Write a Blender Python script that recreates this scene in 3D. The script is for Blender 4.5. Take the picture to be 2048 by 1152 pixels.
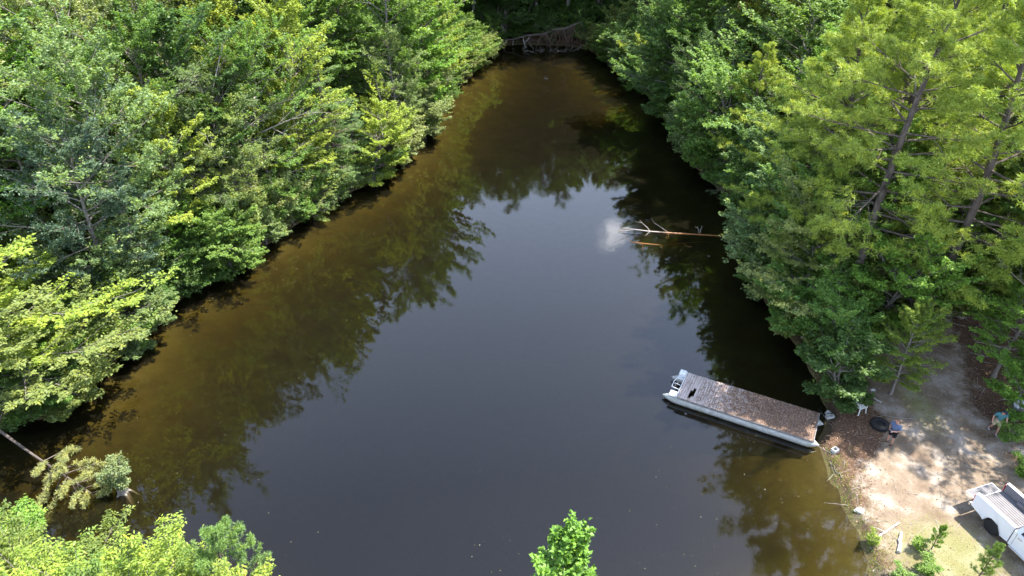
import bpy, bmesh, math, random
import numpy as np
from mathutils import Vector, Matrix
R = math.radians
random.seed(5)
scene = bpy.context.scene
for o in list(bpy.data.objects):
    bpy.data.objects.remove(o, do_unlink=True)
COL = scene.collection

# ------------------------------------------------------------------ camera
CAM_H, PITCH, FPX = 28.0, 34.2, 1409.0            # metres, degrees down, focal length in photo pixels
cam_d = bpy.data.cameras.new("camera")
cam = bpy.data.objects.new("camera", cam_d)
COL.objects.link(cam)
cam.location = (0, 0, CAM_H)
cam.rotation_euler = (R(90 - PITCH), 0, 0)
cam_d.sensor_width = 36
cam_d.lens = FPX / 2048 * 36
cam_d.clip_start = 0.1
cam_d.clip_end = 2000
scene.camera = cam

# ------------------------------------------------------------------ sun and sky
SUN_EL, SUN_AZ = 61.0, 22.0                       # azimuth: degrees from +X towards +Y
sd = Vector((math.cos(R(SUN_EL)) * math.cos(R(SUN_AZ)), math.cos(R(SUN_EL)) * math.sin(R(SUN_AZ)), math.sin(R(SUN_EL))))
sun_d = bpy.data.lights.new("sun", 'SUN')
sun_d.energy = 5.0
sun_d.angle = R(0.53)
sun_d.color = (1.0, 0.955, 0.88)
sun = bpy.data.objects.new("sun", sun_d)
COL.objects.link(sun)
sun.location = sd * 100
sun.rotation_euler = (-sd).to_track_quat('-Z', 'Y').to_euler()

world = bpy.data.worlds.new("World")
scene.world = world
world.use_nodes = True
wn, wl = world.node_tree.nodes, world.node_tree.links
wn.clear()
w_out = wn.new('ShaderNodeOutputWorld')
w_bg = wn.new('ShaderNodeBackground')
w_bg.inputs[1].default_value = 0.15
w_sky = wn.new('ShaderNodeTexSky')
w_sky.sky_type = 'NISHITA'
w_sky.sun_disc = False
w_sky.sun_elevation = R(SUN_EL)
w_sky.sun_rotation = R(90 - SUN_AZ)
w_sky.air_density = 1.0
w_sky.dust_density = 1.0
w_tc = wn.new('ShaderNodeTexCoord')
# one small cumulus low over the woods
cl_dir = Vector((0.140, 0.858, 0.494)).normalized()
w_dot = wn.new('ShaderNodeVectorMath'); w_dot.operation = 'DOT_PRODUCT'
w_dot.inputs[1].default_value = cl_dir
w_nz = wn.new('ShaderNodeTexNoise'); w_nz.inputs['Scale'].default_value = 30; w_nz.inputs['Detail'].default_value = 6
w_mr = wn.new('ShaderNodeMapRange')
w_mr.inputs['From Min'].default_value = 0.9997; w_mr.inputs['From Max'].default_value = 0.9999
w_mul = wn.new('ShaderNodeMath'); w_mul.operation = 'MULTIPLY'
w_mr2 = wn.new('ShaderNodeMapRange')
w_mr2.inputs['From Min'].default_value = 0.43; w_mr2.inputs['From Max'].default_value = 0.52
w_mix = wn.new('ShaderNodeMix'); w_mix.data_type = 'RGBA'
w_mix.inputs[7].default_value = (14, 14.6, 16, 1)
wl.new(w_tc.outputs['Generated'], w_dot.inputs[0])
wl.new(w_tc.outputs['Generated'], w_nz.inputs['Vector'])
wl.new(w_dot.outputs['Value'], w_mr.inputs['Value'])
wl.new(w_nz.outputs['Fac'], w_mr2.inputs['Value'])
wl.new(w_mr.outputs[0], w_mul.inputs[0]); wl.new(w_mr2.outputs[0], w_mul.inputs[1])
wl.new(w_mul.outputs[0], w_mix.inputs[0])
# pale veil added to brighten the pond's sky reflection, denser towards the horizon
w_sep = wn.new('ShaderNodeSeparateXYZ'); w_v = wn.new('ShaderNodeMapRange')
w_v.inputs['From Min'].default_value = 0.76; w_v.inputs['From Max'].default_value = 0.35; w_v.inputs['To Min'].default_value = 0.02; w_v.inputs['To Max'].default_value = 0.75
w_vm = wn.new('ShaderNodeMix'); w_vm.data_type = 'RGBA'; w_vm.inputs[7].default_value = (6.4, 7.6, 10.2, 1)
wl.new(w_tc.outputs['Generated'], w_sep.inputs[0]); wl.new(w_sep.outputs['Z'], w_v.inputs['Value'])
wl.new(w_v.outputs[0], w_vm.inputs[0]); wl.new(w_sky.outputs[0], w_vm.inputs[6]); wl.new(w_vm.outputs[2], w_mix.inputs[6])
wl.new(w_mix.outputs[2], w_bg.inputs[0])
wl.new(w_bg.outputs[0], w_out.inputs[0])

scene.view_settings.view_transform = 'Standard'
scene.view_settings.look = 'None'
scene.view_settings.exposure = 1.55
scene.view_settings.gamma = 1
scene.render.engine = 'CYCLES'
scene.cycles.max_bounces = 7
scene.cycles.diffuse_bounces = 3
scene.cycles.glossy_bounces = 3
scene.cycles.transmission_bounces = 3
scene.cycles.transparent_max_bounces = 8
scene.cycles.caustics_reflective = False
scene.cycles.caustics_refractive = False
scene.cycles.use_denoising = True
scene.cycles.sample_clamp_indirect = 4

def at(px, py, z=0.0):
    """world point at height z seen at photo pixel (px, py): used once, to lay the place out from the survey picture"""
    x, y = px - 1024, py - 576
    c, s = math.cos(R(PITCH)), math.sin(R(PITCH))
    fwd, down = FPX * c - y * s, FPX * s + y * c
    k = (CAM_H - z) / down
    return Vector((x * k, fwd * k, z))

# ------------------------------------------------------------------ helpers
def tag(o, label=None, cat=None, group=None, kind=None):
    if label: o["label"] = label
    if cat: o["category"] = cat
    if group: o["group"] = group
    if kind: o["kind"] = kind
    return o

def link(name, data, parent=None):
    o = bpy.data.objects.new(name, data)
    COL.objects.link(o)
    if parent is not None: o.parent = parent
    return o

def empty(name, loc, rz=0.0, scale=None):
    o = bpy.data.objects.new(name, None)
    COL.objects.link(o)
    o.location = loc
    o.rotation_euler = (0, 0, rz)
    o.empty_display_size = 0.3
    if scale is not None: o.scale = scale
    return o

def np_mesh(name, verts, quads, mat=None, tint=None, tris=None, smooth=False, attrs=None):
    verts = np.ascontiguousarray(verts, dtype=np.float32)
    me = bpy.data.meshes.new(name)
    nq = 0 if quads is None else len(quads)
    nt = 0 if tris is None else len(tris)
    loops = []
    if nq: loops.append(np.asarray(quads, dtype=np.int32).ravel())
    if nt: loops.append(np.asarray(tris, dtype=np.int32).ravel())
    loops = np.concatenate(loops)
    me.vertices.add(len(verts)); me.vertices.foreach_set("co", verts.ravel())
    me.loops.add(len(loops)); me.loops.foreach_set("vertex_index", loops)
    starts = np.concatenate([np.arange(nq) * 4, nq * 4 + np.arange(nt) * 3]).astype(np.int32)
    me.polygons.add(nq + nt); me.polygons.foreach_set("loop_start", starts)
    me.update(calc_edges=True)
    if smooth: me.polygons.foreach_set("use_smooth", np.ones(nq + nt, dtype=bool))
    if tint is not None:
        a = me.attributes.new("tint", 'FLOAT', 'FACE'); a.data.foreach_set("value", np.asarray(tint, dtype=np.float32))
    for k, v in (attrs or {}).items():
        a = me.attributes.new(k, 'FLOAT', 'POINT'); a.data.foreach_set("value", np.asarray(v, dtype=np.float32))
    if mat: me.materials.append(mat)
    return me

class N:
    """small node-tree helper"""
    def __init__(s, name):
        s.m = bpy.data.materials.new(name); s.m.use_nodes = True
        s.t = s.m.node_tree; s.t.nodes.clear()
        s.out = s.t.nodes.new('ShaderNodeOutputMaterial')
    def n(s, ty, **kw):
        nd = s.t.nodes.new('ShaderNode' + ty)
        for k, v in kw.items(): setattr(nd, k, v)
        return nd
    def l(s, a, b): s.t.links.new(a, b)
    def noise(s, scale, detail=4, vec=None, rough=0.5, dist=0.0):
        nd = s.n('TexNoise'); nd.inputs['Scale'].default_value = scale; nd.inputs['Detail'].default_value = detail
        nd.inputs['Roughness'].default_value = rough; nd.inputs['Distortion'].default_value = dist
        if vec is not None: s.l(vec, nd.inputs['Vector'])
        return nd.outputs['Fac']
    def ramp(s, fac, stops):
        nd = s.n('ValToRGB'); r = nd.color_ramp
        while len(r.elements) > len(stops): r.elements.remove(r.elements[-1])
        while len(r.elements) < len(stops): r.elements.new(0.5)
        for e, (p, c) in zip(r.elements, stops):
            e.position = p; e.color = (*c, 1) if len(c) == 3 else c
        s.l(fac, nd.inputs[0]); return nd.outputs[0]
    def mix(s, fac, a, b, mode='MIX'):
        nd = s.n('Mix', data_type='RGBA', blend_type=mode)
        for v, i in ((fac, 0), (a, 6), (b, 7)):
            if isinstance(v, (int, float)): nd.inputs[i].default_value = v
            elif isinstance(v, tuple): nd.inputs[i].default_value = (*v, 1) if len(v) == 3 else v
            else: s.l(v, nd.inputs[i])
        return nd.outputs[2]
    def math(s, op, a, b=0.0, c=0.0):
        nd = s.n('Math', operation=op)
        for v, i in ((a, 0), (b, 1), (c, 2)):
            if isinstance(v, (int, float)): nd.inputs[i].default_value = v
            else: s.l(v, nd.inputs[i])
        return nd.outputs[0]
    def maprange(s, v, a, b, c=0.0, d=1.0):
        nd = s.n('MapRange')
        s.l(v, nd.inputs['Value'])
        for k, x in (('From Min', a), ('From Max', b), ('To Min', c), ('To Max', d)): nd.inputs[k].default_value = x
        return nd.outputs[0]
    def attr(s, name): return s.n('Attribute', attribute_name=name).outputs['Fac']
    def bump(s, h, strength=0.5, dist=0.05):
        nd = s.n('Bump'); nd.inputs['Strength'].default_value = strength; nd.inputs['Distance'].default_value = dist
        s.l(h, nd.inputs['Height']); return nd.outputs[0]
    def princ(s, color=None, rough=0.6, metal=0.0, normal=None, spec=0.5):
        p = s.n('BsdfPrincipled')
        if isinstance(color, tuple): p.inputs['Base Color'].default_value = (*color, 1)
        elif color is not None: s.l(color, p.inputs['Base Color'])
        if isinstance(rough, (int, float)): p.inputs['Roughness'].default_value = rough
        else: s.l(rough, p.inputs['Roughness'])
        p.inputs['Metallic'].default_value = metal
        p.inputs['Specular IOR Level'].default_value = spec
        if normal is not None: s.l(normal, p.inputs['Normal'])
        return p.outputs[0]
    def done(s, sh=None):
        if sh is not None: s.l(sh, s.out.inputs[0])
        return s.m

def simple_mat(name, color, rough=0.6, metal=0.0, var=0.15, scale=8.0, bump=0.0, spec=0.5):
    k = N(name)
    tc = k.n('TexCoord').outputs['Object']
    nz = k.noise(scale, 5, tc)
    c = k.mix(k.maprange(nz, 0.3, 0.7), tuple(x * (1 - var) for x in color), tuple(min(1, x * (1 + var)) for x in color))
    return k.done(k.princ(c, rough, metal, k.bump(nz, bump, 0.02) if bump else None, spec))

# ------------------------------------------------------------------ foliage, bark, ground and water materials
def leaf_mat(name, trans=0.35, rough=0.5, spec=0.35, under=1.25):
    k = N(name)
    oi = k.n('ObjectInfo')
    t = k.attr('tint')
    # every leaf differs a little in lightness and in how yellow it is
    c = k.mix(1.0, oi.outputs['Color'], k.ramp(t, [(0.0, (0.60, 0.66, 0.75)), (0.5, (1, 1, 1)), (0.88, (1.30, 1.2, 0.95)), (1.0, (1.75, 1.4, 0.9))]), 'MULTIPLY')
    geo = k.n('NewGeometry')
    cb = k.mix(1.0, c, (under, under, under * 1.25), 'MULTIPLY')
    c2 = k.mix(geo.outputs['Backfacing'], c, cb)
    p = k.princ(c2, rough, 0, None, spec)
    tr = k.n('BsdfTranslucent')
    k.l(k.mix(1.0, c, (1.5, 1.45, 0.6), 'MULTIPLY'), tr.inputs[0])
    m = k.n('MixShader'); m.inputs[0].default_value = trans
    k.l(p, m.inputs[1]); k.l(tr.outputs[0], m.inputs[2])
    return k.done(m.outputs[0])

LEAF = leaf_mat("leaf_green", 0.42)
NEEDLE = leaf_mat("pine_needles", 0.22, 0.5, 0.3, 1.0)
NEEDLE_FINE = leaf_mat("hemlock_needles", 0.28, 0.55, 0.25, 1.1)

def bark_mat(name, c1, c2, scale=9):
    k = N(name)
    tc = k.n('TexCoord').outputs['Object']
    mp = k.n('Mapping'); mp.inputs['Scale'].default_value = (1, 1, 0.25); k.l(tc, mp.inputs[0])
    nz = k.noise(scale, 6, mp.outputs[0], 0.65)
    return k.done(k.princ(k.ramp(nz, [(0.3, c1), (0.7, c2)]), 0.9, 0, k.bump(nz, 0.6, 0.04), 0.2))
BARK = bark_mat("grey_bark", (0.10, 0.085, 0.07), (0.30, 0.27, 0.23))
BARK_PINE = bark_mat("pine_bark", (0.05, 0.04, 0.033), (0.18, 0.145, 0.12), 7)
BARK_DEAD = bark_mat("weathered_wood", (0.28, 0.25, 0.22), (0.52, 0.48, 0.42))

# shoreline of the pond at water level
SHORE = [(4, 14.2), (10, 15.2), (14.2, 17.0), (15.8, 18.8), (16.2, 21.3), (16.1, 23.9), (16.6, 26.6), (17.6, 29.4), (18.0, 32.5), (17.9, 36),
         (17.6, 40), (18.6, 44.5), (19.6, 48.5), (19.2, 53), (18.2, 58), (17.2, 62.5), (16.8, 69), (17.0, 76), (15.6, 83), (13.6, 90), (12.2, 96), (9.5, 102),
         (3, 103.6), (-2.0, 102.6), (-3.4, 98), (-4.2, 92.5), (-6.6, 84.5), (-8.2, 77), (-8.9, 69), (-10.9, 62), (-14.2, 56), (-18.0, 49.8),
         (-21.8, 42.5), (-23.9, 36.8), (-24.6, 32), (-25.4, 28.8), (-30, 27.2), (-37, 24.5), (-36, 18), (-29, 17.0), (-20, 15.2), (-10, 14.2), (-3, 13.8)]
def smooth_poly(P, n=4):
    P = np.array(P, float); m = len(P); out = []
    for i in range(m):
        a, b, c, d = P[i - 1], P[i], P[(i + 1) % m], P[(i + 2) % m]
        for j in range(n):
            t = j / n
            out.append(0.5 * ((2 * b) + (c - a) * t + (2 * a - 5 * b + 4 * c - d) * t * t + (3 * b - a - 3 * c + d) * t ** 3))
    return np.array(out)
SP = smooth_poly(SHORE)
_w = np.random.RandomState(3)
SP = SP + _w.normal(0, 0.16, SP.shape)
def sdist(x, y):
    """signed distance to the shoreline, positive on land"""
    x = np.atleast_1d(np.asarray(x, float)); y = np.atleast_1d(np.asarray(y, float))
    shp = x.shape; x = x.ravel(); y = y.ravel()
    best = np.full(x.shape, 1e9); ins = np.zeros(x.shape, bool)
    for i in range(len(SP)):
        a = SP[i]; b = SP[(i + 1) % len(SP)]
        e = b - a
        t = np.clip(((x - a[0]) * e[0] + (y - a[1]) * e[1]) / (e @ e), 0, 1)
        d = np.hypot(x - a[0] - t * e[0], y - a[1] - t * e[1])
        best = np.minimum(best, d)
        cond = (a[1] > y) != (b[1] > y)
        if abs(e[1]) > 1e-9:
            ins ^= cond & (x < e[0] * (y - a[1]) / e[1] + a[0])
    return np.where(ins, -best, best).reshape(shp)
_fx, _fy = np.arange(-72, 74, 0.5), np.arange(-4, 160, 0.5)
_FG = None
def sd1(x, y):
    """quick look-up of the same distance for single points"""
    global _FG
    if _FG is None: _FG = sdist(*np.meshgrid(_fx, _fy))
    u = min(max((x + 72) / 0.5, 0), len(_fx) - 2.001); v = min(max((y + 4) / 0.5, 0), len(_fy) - 2.001); i, j = int(u), int(v); u -= i; v -= j
    return float((_FG[j, i] * (1 - u) + _FG[j, i + 1] * u) * (1 - v) + (_FG[j + 1, i] * (1 - u) + _FG[j + 1, i + 1] * u) * v)
def vnoise(x, y, seed=0, octs=3):
    r = np.random.RandomState(seed); out = 0
    for o in range(octs):
        for _ in range(3):
            a = r.uniform(0, 6.28); f = (0.12 * 2 ** o) * r.uniform(0.7, 1.3); p = r.uniform(0, 6.28)
            out = out + np.sin((x * math.cos(a) + y * math.sin(a)) * f * 2 * math.pi / 1.6 + p) / (2 ** o)
    return out / 5.0
def gz(x, y):
    x = np.asarray(x, float); y = np.asarray(y, float)
    d = sdist(x, y).reshape(np.shape(x)) if np.ndim(x) else sdist(x, y)[0]
    clear = np.clip((x - 14) / 3, 0, 1) * np.clip((36 - y) / 6, 0, 1) * np.clip((y - 10) / 5, 0, 1)
    slope = np.where(x < 0, 0.10, 0.07) * (1 - clear) + 0.022 * clear
    far = np.clip((y - 95) / 30, 0, 1) * 0.10
    lip = 0.55 * (1 - clear) + 0.30 * clear
    land = lip * (1 - np.exp(-np.maximum(d, 0) / 0.7)) + (slope + far) * np.maximum(d, 0) + 0.05 * vnoise(x, y, 1) * np.clip(d / 3, 0, 1)
    water = -0.30 - (3.4 - 1.7 * np.clip((y - 62) / 22, 0, 1)) * (1 - np.exp(-((np.maximum(-d, 0) / (10.5 - 3.0 * np.clip((x - 9) / 3, 0, 1) * np.clip((34 - y) / 4, 0, 1) - 5.5 * np.clip((34 - y) / 14, 0, 1) * np.clip((13 - x) / 5, 0, 1) * np.clip((x + 18) / 9, 0, 1))) ** 1.5)))
    return np.where(d > 0, land, water * np.clip(-d / 0.6, 0, 1))

def axis_vals(lo, fl, fh, hi, fine, coarse):
    return np.concatenate([np.arange(lo, fl, coarse), np.arange(fl, fh, fine), np.arange(fh, hi + coarse, coarse)])
gx = axis_vals(-220, -42, 42, 220, 0.45, 4.0)
gy = axis_vals(-60, 8, 106, 320, 0.45, 4.0)
GX, GY = np.meshgrid(gx, gy)
GZ = gz(GX, GY)
GD = sdist(GX, GY)
nx, ny = len(gx), len(gy)
def sand_mask(x, y):
    def blob(cx, cy, rx, ry, a):
        c, s = math.cos(a), math.sin(a)
        u = ((x - cx) * c + (y - cy) * s) / rx; v = (-(x - cx) * s + (y - cy) * c) / ry
        return np.exp(-(u * u + v * v))
    return np.clip(1.15 * blob(21.6, 23.9, 3.6, 2.4, -0.2) + 1.0 * blob(22.6, 29.8, 2.8, 6.0, -0.45) + 0.8 * blob(19.5, 20.5, 3.2, 2.4, 0)
                   + 0.7 * blob(25.5, 38, 3, 9, -0.2) + 0.5 * blob(21, 18, 5, 2.5, 0) - 1.0 * blob(18.3, 27.6, 2.2, 2.2, 0) + 0.35 * blob(26, 25, 3.0, 2.5, 0), 0, 1)
def grass_mask(x, y):
    return np.clip(np.exp(-(((x - 19.6) / 3.2) ** 2 + ((y - 19.3) / 2.6) ** 2)) + 0.8 * np.exp(-(((x - 22.8) / 1.3) ** 2 + ((y - 29.0) / 3.0) ** 2)), 0, 1)
gi = np.arange(nx * ny).reshape(ny, nx)
quads = np.stack([gi[:-1, :-1], gi[:-1, 1:], gi[1:, 1:], gi[1:, :-1]], -1).reshape(-1, 4)

k = N("forest_ground")
tc = k.n('NewGeometry').outputs['Position']
n1 = k.noise(0.55, 6, tc, 0.6); n2 = k.noise(9.0, 6, tc, 0.7); n3 = k.noise(38.0, 3, tc, 0.6); n4 = k.noise(0.9, 7, tc, 0.62)
litter = k.ramp(n2, [(0.28, (0.045, 0.028, 0.018)), (0.5, (0.11, 0.066, 0.042)), (0.72, (0.22, 0.145, 0.095))])
sandc = k.ramp(n4, [(0.3, (0.165, 0.118, 0.083)), (0.5, (0.26, 0.205, 0.15)), (0.66, (0.41, 0.36, 0.31))])
sandc = k.mix(k.maprange(n3, 0.45, 0.75), sandc, (0.15, 0.10, 0.065))
sm = k.math('ADD', k.attr('sand'), k.math('MULTIPLY', k.math('SUBTRACT', n4, 0.5), 1.1))
sm = k.math('ADD', sm, k.math('MULTIPLY', k.math('SUBTRACT', n2, 0.5), 0.5))
c = k.mix(k.maprange(sm, 0.35, 0.6), litter, sandc)
gm = k.math('ADD', k.attr('grass'), k.math('MULTIPLY', k.math('SUBTRACT', n2, 0.5), 1.6))
c = k.mix(k.maprange(gm, 0.45, 0.8, 0, 0.65), c, (0.20, 0.21, 0.07))
wetm = k.maprange(k.math('ADD', k.attr('wet'), k.math('MULTIPLY', k.math('SUBTRACT', n4, 0.5), 1.2)), 0.35, 0.6, 0, 0.75)
c = k.mix(wetm, c, (0.045, 0.033, 0.022))
bot = k.ramp(n1, [(0.3, (0.115, 0.098, 0.038)), (0.7, (0.195, 0.165, 0.06))])
c = k.mix(k.attr('under'), c, bot)
GROUND = k.done(k.princ(c, 0.95, 0, k.bump(k.math('ADD', n2, n3), 0.7, 0.05), 0.15))
me = np_mesh("ground", np.stack([GX.ravel(), GY.ravel(), GZ.ravel()], -1), quads, GROUND, smooth=True,
             attrs={'sand': sand_mask(GX, GY).ravel(), 'grass': grass_mask(GX, GY).ravel(), 'wet': np.clip(1.0 - GD / 0.9, 0, 1).ravel(), 'under': np.clip(0.5 - GD / 0.3, 0, 1).ravel()})
tag(link("ground", me), "brown leaf litter and pale sand around the pond", "ground", kind="structure")

# ------------------------------------------------------------------ water
k = N("pond_water")
tc = k.n('NewGeometry').outputs['Position']
mp = k.n('Mapping'); mp.inputs['Scale'].default_value = (1.0, 0.8, 1); k.l(tc, mp.inputs[0])
w1 = k.noise(1.6, 3, mp.outputs[0], 0.55); w2 = k.noise(7.0, 3, mp.outputs[0], 0.5); calm = k.noise(0.06, 2, tc)
h = k.math('ADD', k.math('MULTIPLY', w1, 0.0020), k.math('MULTIPLY', w2, 0.0007))
h = k.math('MULTIPLY', h, k.maprange(calm, 0.35, 0.65, 0.3, 1.7))
bp = k.n('Bump'); bp.inputs['Strength'].default_value = 1.0; bp.inputs['Distance'].default_value = 1.0; k.l(h, bp.inputs['Height'])
fr = k.n('Fresnel'); fr.inputs['IOR'].default_value = 1.62; k.l(bp.outputs[0], fr.inputs['Normal'])
gl = k.n('BsdfGlossy'); k.l(k.maprange(k.noise(0.11, 4, tc), 0.4, 0.65, 0.006, 0.045), gl.inputs['Roughness']); k.l(bp.outputs[0], gl.inputs['Normal'])
df = k.n('BsdfDiffuse'); df.inputs[0].default_value = (0.020, 0.017, 0.010, 1)
tp = k.n('BsdfTransparent'); tp.inputs[0].default_value = (0.97, 0.93, 0.84, 1)
b = k.n('MixShader'); b.inputs[0].default_value = 0.25; k.l(tp.outputs[0], b.inputs[1]); k.l(df.outputs[0], b.inputs[2])
s = k.n('MixShader'); k.l(fr.outputs[0], s.inputs[0]); k.l(b.outputs[0], s.inputs[1]); k.l(gl.outputs[0], s.inputs[2])
va = k.n('VolumeAbsorption'); va.inputs['Color'].default_value = (0.59, 0.56, 0.28, 1); va.inputs['Density'].default_value = 1.5
k.l(va.outputs[0], k.out.inputs['Volume'])
WATER = k.done(s.outputs[0])
bm = bmesh.new()
bmesh.ops.create_cube(bm, size=1.0)
for v in bm.verts:
    v.co = Vector((-44 if v.co.x < 0 else 26, 9 if v.co.y < 0 else 108, -5 if v.co.z < 0 else 0.0))
me = bpy.data.meshes.new("pond_water"); bm.to_mesh(me); bm.free(); me.materials.append(WATER)
tag(link("water", me), "still brown pond water mirroring the trees and sky", "pond", kind="structure")

# ------------------------------------------------------------------ tree grower (numpy)
UPV = np.array([0, 0, 1.0])
def nrm(v): return v / np.maximum(np.linalg.norm(v, axis=-1, keepdims=True), 1e-9)
class Cv:
    def __init__(s, P, D, L, B, r0, r1): s.P, s.D, s.L, s.B, s.r0, s.r1 = P, D, L, B, r0, r1
    def pos(s, i, t): return s.P[i] + s.D[i] * (s.L[i] * t)[:, None] + UPV * (s.B[i] * s.L[i] * t * t)[:, None]
    def tan(s, i, t): return nrm(s.D[i] + UPV * (2 * s.B[i] * t)[:, None])
def kids(par, n, smin, smax, a0, a1, lf, flat, bend, rng, upb=0.0, taper=0.55, lvar=0.3):
    m = len(par.L); i = np.repeat(np.arange(m), n); kk = np.tile(np.arange(n), m)
    t = smin + (smax - smin) * (kk + rng.uniform(0, 1, m * n)) / n
    T = par.tan(i, t); S = nrm(np.cross(T, UPV) + 1e-6); U = np.cross(S, T)
    sg = np.where((kk + i) % 2 == 0, 1.0, -1.0)
    b = rng.uniform(-flat, flat, m * n); a = rng.uniform(a0, a1, m * n) * (1 - 0.45 * t)
    D = nrm(np.cos(a)[:, None] * T + np.sin(a)[:, None] * (np.cos(b)[:, None] * S * sg[:, None] + np.sin(b)[:, None] * U) + UPV * upb)
    L = par.L[i] * lf * (1 - taper * t) * rng.uniform(1 - lvar, 1 + lvar, m * n)
    r = par.r0[i] + (par.r1[i] - par.r0[i]) * t
    return Cv(par.pos(i, t), D, L, rng.normal(bend, 0.08, m * n), r * 0.6, r * 0.2)
def tubes(cv, seg, sides, sel=None):
    i0 = np.arange(len(cv.L)) if sel is None else sel
    n = len(i0); V = []; ang = np.arange(sides) * 2 * math.pi / sides
    for j in range(seg + 1):
        t = np.full(n, j / seg); P = cv.pos(i0, t); T = cv.tan(i0, t)
        S = nrm(np.cross(T, np.array([0.3, 0.2, 1.0]))); U = np.cross(S, T)
        r = (cv.r0[i0] + (cv.r1[i0] - cv.r0[i0]) * t)
        V.append(P[:, None, :] + r[:, None, None] * (np.cos(ang)[None, :, None] * S[:, None, :] + np.sin(ang)[None, :, None] * U[:, None, :]))
    V = np.stack(V, 1)                                   # n, seg+1, sides, 3
    base = (np.arange(n) * (seg + 1) * sides)[:, None, None]
    jj = (np.arange(seg) * sides)[None, :, None]; ss = np.arange(sides)[None, None, :]; s2 = (ss + 1) % sides
    q = np.stack([base + jj + ss, base + jj + s2, base + jj + sides + s2, base + jj + sides + ss], -1).reshape(-1, 4)
    return V.reshape(-1, 3), q
def join(parts):
    V, Q, o = [], [], 0
    for v, q in parts:
        V.append(v); Q.append(q + o); o += len(v)
    return np.concatenate(V), np.concatenate(Q)
def polytube(P, Rr, sides=8):
    P = np.asarray(P, float); Rr = np.asarray(Rr, float); n = len(P)
    T = nrm(np.gradient(P, axis=0)); S = nrm(np.cross(T, np.array([0.31, 0.95, 0.1]))); U = np.cross(S, T)
    a = np.arange(sides) * 2 * math.pi / sides
    V = P[:, None] + Rr[:, None, None] * (np.cos(a)[None, :, None] * S[:, None] + np.sin(a)[None, :, None] * U[:, None])
    j = (np.arange(n - 1) * sides)[:, None]; s = np.arange(sides)[None]; s2 = (s + 1) % sides
    q = np.stack([j + s, j + s2, j + sides + s2, j + sides + s], -1).reshape(-1, 4)
    return V.reshape(-1, 3), q
def leaves(tw, nl, l, w, rng, flat=1.2, fold=0.18, spread=0.9, droop=0.15, off=0.05, t0=0.1, clump=0.12):
    m = len(tw.L); i = np.repeat(np.arange(m), nl); n = m * nl
    t = rng.uniform(t0, 1.0, n); T = tw.tan(i, t); S = nrm(np.cross(T, UPV) + 1e-6)
    P = tw.pos(i, t) + rng.normal(0, off, (n, 3))
    sg = rng.choice([-1.0, 1.0], n)
    A = nrm(T * 0.6 + S * sg[:, None] * spread + rng.normal(0, 0.35, (n, 3)) - UPV * droop)
    Nn = nrm(UPV * flat + rng.normal(0, 0.55, (n, 3)))
    W = nrm(np.cross(Nn, A)); Nn = np.cross(A, W)
    ll = l * rng.uniform(0.65, 1.3, n); ww = w * rng.uniform(0.7, 1.25, n)
    tip = P + A * ll[:, None] - Nn * (ll * 0.12)[:, None]
    mid = P + A * (ll * 0.42)[:, None]
    V = np.stack([P, mid + W * (ww / 2)[:, None] + Nn * (ww * fold)[:, None], tip, mid - W * (ww / 2)[:, None] + Nn * (ww * fold)[:, None]], 1)
    q = np.arange(n * 4).reshape(n, 4)
    ct = rng.normal(0, clump, m)[i]
    return V.reshape(-1, 3), q, np.clip(rng.beta(2.2, 2.2, n) * 0.8 + 0.1 + ct, 0, 1)
def needles(tw, nn, l, w, rng, cone=0.75, t0=0.2, tuft=0.5, clump=0.15):
    m = len(tw.L); i = np.repeat(np.arange(m), nn); n = m * nn
    t = np.where(rng.uniform(0, 1, n) < tuft, 1.0, rng.uniform(t0, 1.0, n)); T = tw.tan(i, t)
    P = tw.pos(i, t)
    Dn = nrm(T * cone + nrm(rng.normal(0, 1, (n, 3))) * 1.0 + UPV * 0.15)
    W = nrm(np.cross(Dn, rng.normal(0, 1, (n, 3))))
    ll = l * rng.uniform(0.7, 1.2, n)
    tip = P + Dn * ll[:, None] - UPV * (ll * 0.10)[:, None]
    V = np.stack([P - W * w * 0.5, P + W * w * 0.5, tip + W * w * 0.3, tip - W * w * 0.3], 1)
    q = np.arange(n * 4).reshape(n, 4)
    ct = rng.normal(0, clump, m)[i]
    return V.reshape(-1, 3), q, np.clip(rng.beta(2.2, 2.2, n) * 0.8 + 0.1 + ct, 0, 1)

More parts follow.
